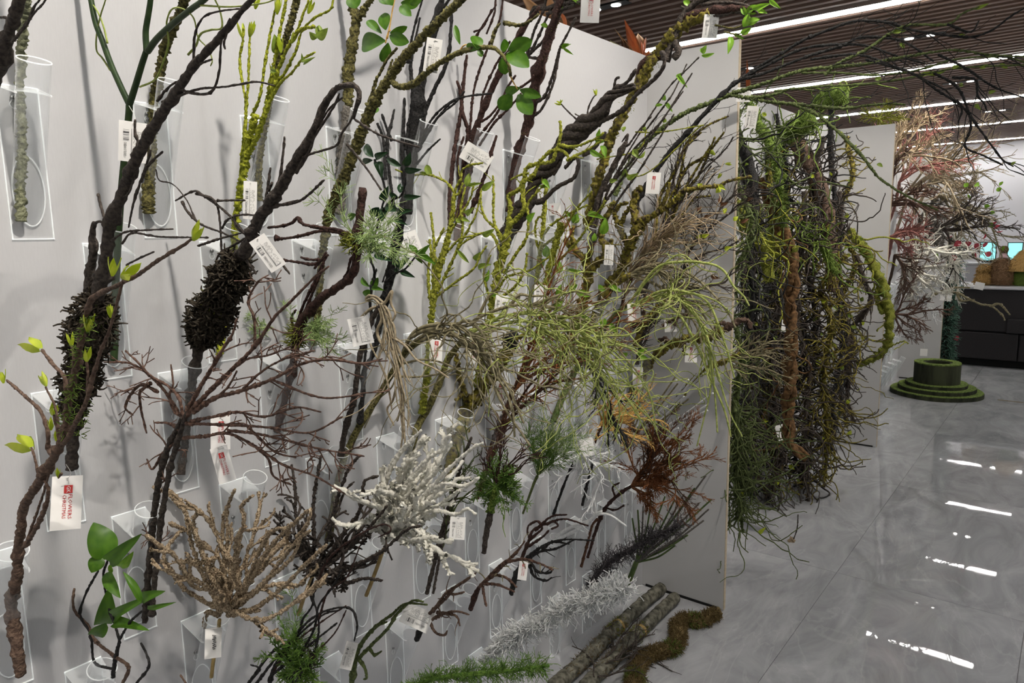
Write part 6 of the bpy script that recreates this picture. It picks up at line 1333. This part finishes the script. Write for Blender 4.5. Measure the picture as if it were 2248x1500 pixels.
mb = MB(); mb.quad((-.5, -.5, 0), (.5, -.5, 0), (.5, .5, 0), (-.5, .5, 0)); SQ = {n: mb.mesh('print', M[n], (0, 0, 0), False) for n in ('red', 'barcode', 'lines', 'ink')}
def tag(x, y, w, h, rot, face, Y0, label, top=None, yaw=0.0, detail=True):
    P = atY(x, y, Y0); k = m_per_px(P); W_, H_ = w * k, h * k
    nz = nrm(CAM - P); up = np.array((0, 0, 1.0)); up = nrm(up - nz * (up @ nz)); rt = np.cross(up, nz)
    a = math.radians(yaw); nz2 = nz * math.cos(a) + rt * math.sin(a); rt = np.cross(up, nz2); nz = nz2; W_ /= max(math.cos(a), .4)
    a = math.radians(rot); rt, up = rt * math.cos(a) - up * math.sin(a), up * math.cos(a) + rt * math.sin(a)
    t = thing('price_tag', label, 'tag', P, 'price tags'); mt = Matrix.Identity(4)
    for i in range(3): mt[i][0] = rt[i]; mt[i][1] = up[i]; mt[i][2] = nz[i]; mt[i][3] = P[i]
    t.matrix_world = mt
    V = []; n = 6
    for i in range(n + 1):
        v = -.5 + i / n; z = .012 * H_ * math.cos(math.pi * v)
        for u in (-.5, .5):
            for dz in (0, -.0006): V.append((u * W_, v * H_, z + dz))
    F = []
    for i in range(n):
        a0 = i * 4; b0 = a0 + 4
        F += [[a0, a0 + 2, b0 + 2, b0], [a0 + 1, b0 + 1, b0 + 3, a0 + 3], [a0, b0, b0 + 1, a0 + 1], [a0 + 2, a0 + 3, b0 + 3, b0 + 2]]
    mb = MB(); mb.raw(V, F); mb.obj('card', M['card'], t, (0, 0, 0), False)
    zz = .012 * H_ + .0008
    def put(nm, d, px, py, sx, sy, r=0, dz=0):
        o = link(nm, d, t); o.location = (px, py, zz + dz); o.rotation_euler = (0, 0, math.radians(r)); o.scale = (sx, sy, 1); return o
    mr = MB(); aa = np.linspace(0, 2 * math.pi, 9); hp = np.stack([.018 * H_ * np.cos(aa), .45 * H_ + .018 * H_ * np.sin(aa), np.full(9, zz)], 1); mr.tube(hp, np.full(9, .0004), 4, False); mr.obj('eyelet', M['string'], t)
    if face == 'f' and detail:
        put('logo_square', SQ['red'], .02 * H_, .25 * H_, .14 * H_, .15 * H_); lg = [o for o in t.children if o.name.startswith('logo')][0]; gk = link('lettering', FT['GK'], lg); gk.location = (0, 0, .0004); gk.rotation_euler = (0, 0, -math.pi / 2); gk.scale = (.62, .68, 1)
        put('lettering', FT['FLOWERS'], .055 * H_, -.07 * H_, .105 * H_, .09 * H_, -90); put('lettering', FT['CHRISTMAS'], -.04 * H_, -.07 * H_, .085 * H_, .085 * H_, -90)
    elif face == 'b' and detail:
        put('lettering', FT['GKFLOWERS'], -.26 * W_, -.20 * H_, .062 * H_, .085 * H_, 90); put('barcode', SQ['barcode'], -.24 * W_, .16 * H_, .2 * W_, .26 * H_)
        put('printed_line', SQ['ink'], -.05 * W_, -.05 * H_, .012 * W_, .75 * H_); put('small_print', SQ['lines'], .16 * W_, -.06 * H_, .34 * W_, .66 * H_)
    if top is not None:
        T = atY(top[0], top[1], Y0); A = P + up * .45 * H_ + nz * .001; mid = (A + T) / 2 + rt * .006 - np.array((0, 0, .003)); Q = catmull(np.array([A, mid, T]), .01)
        loc = np.array([mt.inverted() @ Vector(q) for q in Q]); ms = MB(); ms.tube(loc, np.full(len(loc), .0005), 4, False); ms.obj('string', M['string'], t)
tag(292, 312, 56, 86, 6, 'b', HY(2, 0) - .03, 'barcode tag hanging on the smooth green forked stem', (283, 232))
tag(146, 1104, 58, 116, 8, 'f', HY(3, 0) - .05, 'tag with red lettering in front of the third-row holder by the lime buds', (145, 1020))
tag(484, 950, 40, 75, 4, 'f', HY(4, 0) + .03, 'upper red-lettered tag among the bare brown twigs', (490, 905))
tag(490, 1020, 36, 80, -10, 'f', HY(4, 0) + .0, 'lower red-lettered tag among the bare brown twigs', (485, 980))
tag(549, 440, 28, 82, 5, 'b', HY(2, 1) - .02, 'narrow barcode tag on the lime green branch', (538, 390))
tag(588, 556, 38, 80, -32, 'b', HY(3, 1) - .06, 'tilted barcode tag on the arching shaggy branch', (566, 512))
tag(792, 727, 46, 62, -10, 'b', HY(3, 2), 'barcode tag left of the hanging tan roots', (800, 690))
tag(950, 122, 34, 70, 10, 'b', HY(2, 2), 'grey barcode tag on the round-leaved olive branch', (955, 85))
tag(1046, 345, 40, 66, -58, 'b', HY(1, 5) - .03, 'card tilted sideways on the dark red strands', (1020, 325))
tag(1296, 14, 42, 66, 4, 'f', HY(1, 6), 'red-lettered tag hanging high in front of the ceiling', (1290, -30))
tag(1560, 58, 32, 48, 6, 'b', HY(1, 8) - .1, 'tag hanging under the vine end in front of the strip light', (1562, 30))
tag(903, 535, 38, 52, -18, 'b', HY(2, 3), 'tag between the fern tuft and the bright leaves', (893, 505))
tag(957, 768, 28, 58, 4, 'f', HY(3, 4) - .05, 'red-lettered tag on the lime twigs, left one of two', (958, 735))
tag(1040, 768, 24, 60, -6, 'f', HY(4, 4) - .02, 'red-lettered tag behind the willow strands, right one of two', (1035, 735))
tag(1098, 860, 30, 54, 3, 'f', HY(4, 5) - .02, 'red-lettered tag below the black knob', (1100, 830))
tag(1188, 652, 32, 52, 4, 'b', HY(2, 6) - .05, 'barcode tag under the pair of lime stems', (1186, 625))
tag(1100, 672, 28, 46, 8, 'b', HY(3, 5) - .05, 'barcode tag behind the top arc of the willow', (1100, 645))
tag(1337, 560, 20, 44, 3, 'b', HY(3, 7) - .05, 'narrow grey tag on the antler branch', (1338, 535))
tag(1434, 402, 30, 46, 5, 'f', HY(2, 8), 'red-lettered tag on the mossy log branch', (1436, 375))
tag(1392, 686, 28, 42, -4, 'f', HY(4, 7), 'red-lettered tag on the light green willow', (1388, 660))
tag(1472, 714, 26, 30, -4, 'f', HY(3, 9), 'squarish tag by the short mossy stick', (1472, 695))
tag(1517, 776, 26, 40, 0, 'f', HY(4, 9), 'red-lettered tag below the pinkish driftwood', (1515, 750))
tag(1400, 828, 22, 44, 0, 'f', HY(4, 8), 'faint red-lettered tag above the gold strands', (1400, 800))
tag(1650, 257, 25, 46, 8, 'b', HY(1, 9) + .3, 'white tag dangling at the top of the second bay', (1655, 225))
tag(1633, 208, 30, 30, 5, 'b', HY(1, 9) + .2, 'tag half hidden under the arching vines', (1630, 192))
tag(1636, 352, 24, 22, 10, 'f', 3.3, 'round-cornered red-printed tag on the black rope vine', (1638, 335))
tag(915, 1356, 44, 66, -62, 'b', HY(6, 3) - .06, 'barcode card lying tilted on the brown forked root', (925, 1330))
tag(766, 1440, 26, 56, 20, 'b', HY(6, 2) - .05, 'tilted tag beside the green forked root', (775, 1415))
tag(1004, 1160, 34, 48, 6, 'b', HY(5, 3) + .0, 'barcode tag next to the thin stem pair', (1000, 1130))
tag(1290, 982, 30, 38, -12, 'x', HY(5, 6) - .05, 'blank white tag on the white root bunch', (1285, 960))
tag(1148, 1252, 20, 42, 8, 'f', HY(6, 5) - .1, 'red-printed tag on the tan root', (1146, 1225))
tag(1213, 460, 36, 26, -4, 'f', HY(1, 7), 'red-printed tag behind the lime stems', (1212, 440))
tag(2077, 650, 22, 22, 6, 'x', 7.9, 'white square tag in front of the spruce garland', (2078, 641))
tag(1714, 950, 18, 34, -18, 'x', 4.0, 'white curled tag low beside the spiral driftwood', (1712, 925))
tag(1723, 716, 14, 26, 4, 'x', 4.0, 'small white tag in the middle of the spiral driftwood', (1722, 695))
tag(2150, 628, 18, 16, 12, 'x', 9.97, 'white tag hanging over the counter edge', (2152, 618))
tag(2028, 774, 14, 16, 0, 'x', 8.5, 'small white tag above the mossy pedestal', (2028, 755))
tag(1148 - 680, 1412, 34, 62, 6, 's', HY(5, 1) - .03, 'handwritten paper label in the holder of the tan coral branch', (476, 1372))
_t = [o for o in bpy.data.objects if o.get('label') == 'handwritten paper label in the holder of the tan coral branch'][0]
mb = MB(); xs = np.linspace(-.013, .016, 40); mb.tube(np.stack([.002 + .0035 * np.sin(xs * 1500) + .001 * np.sin(xs * 700), xs, np.full(40, .0026)], 1), np.full(40, .0005), 4, False); mb.obj('handwriting', M['ink'], _t)
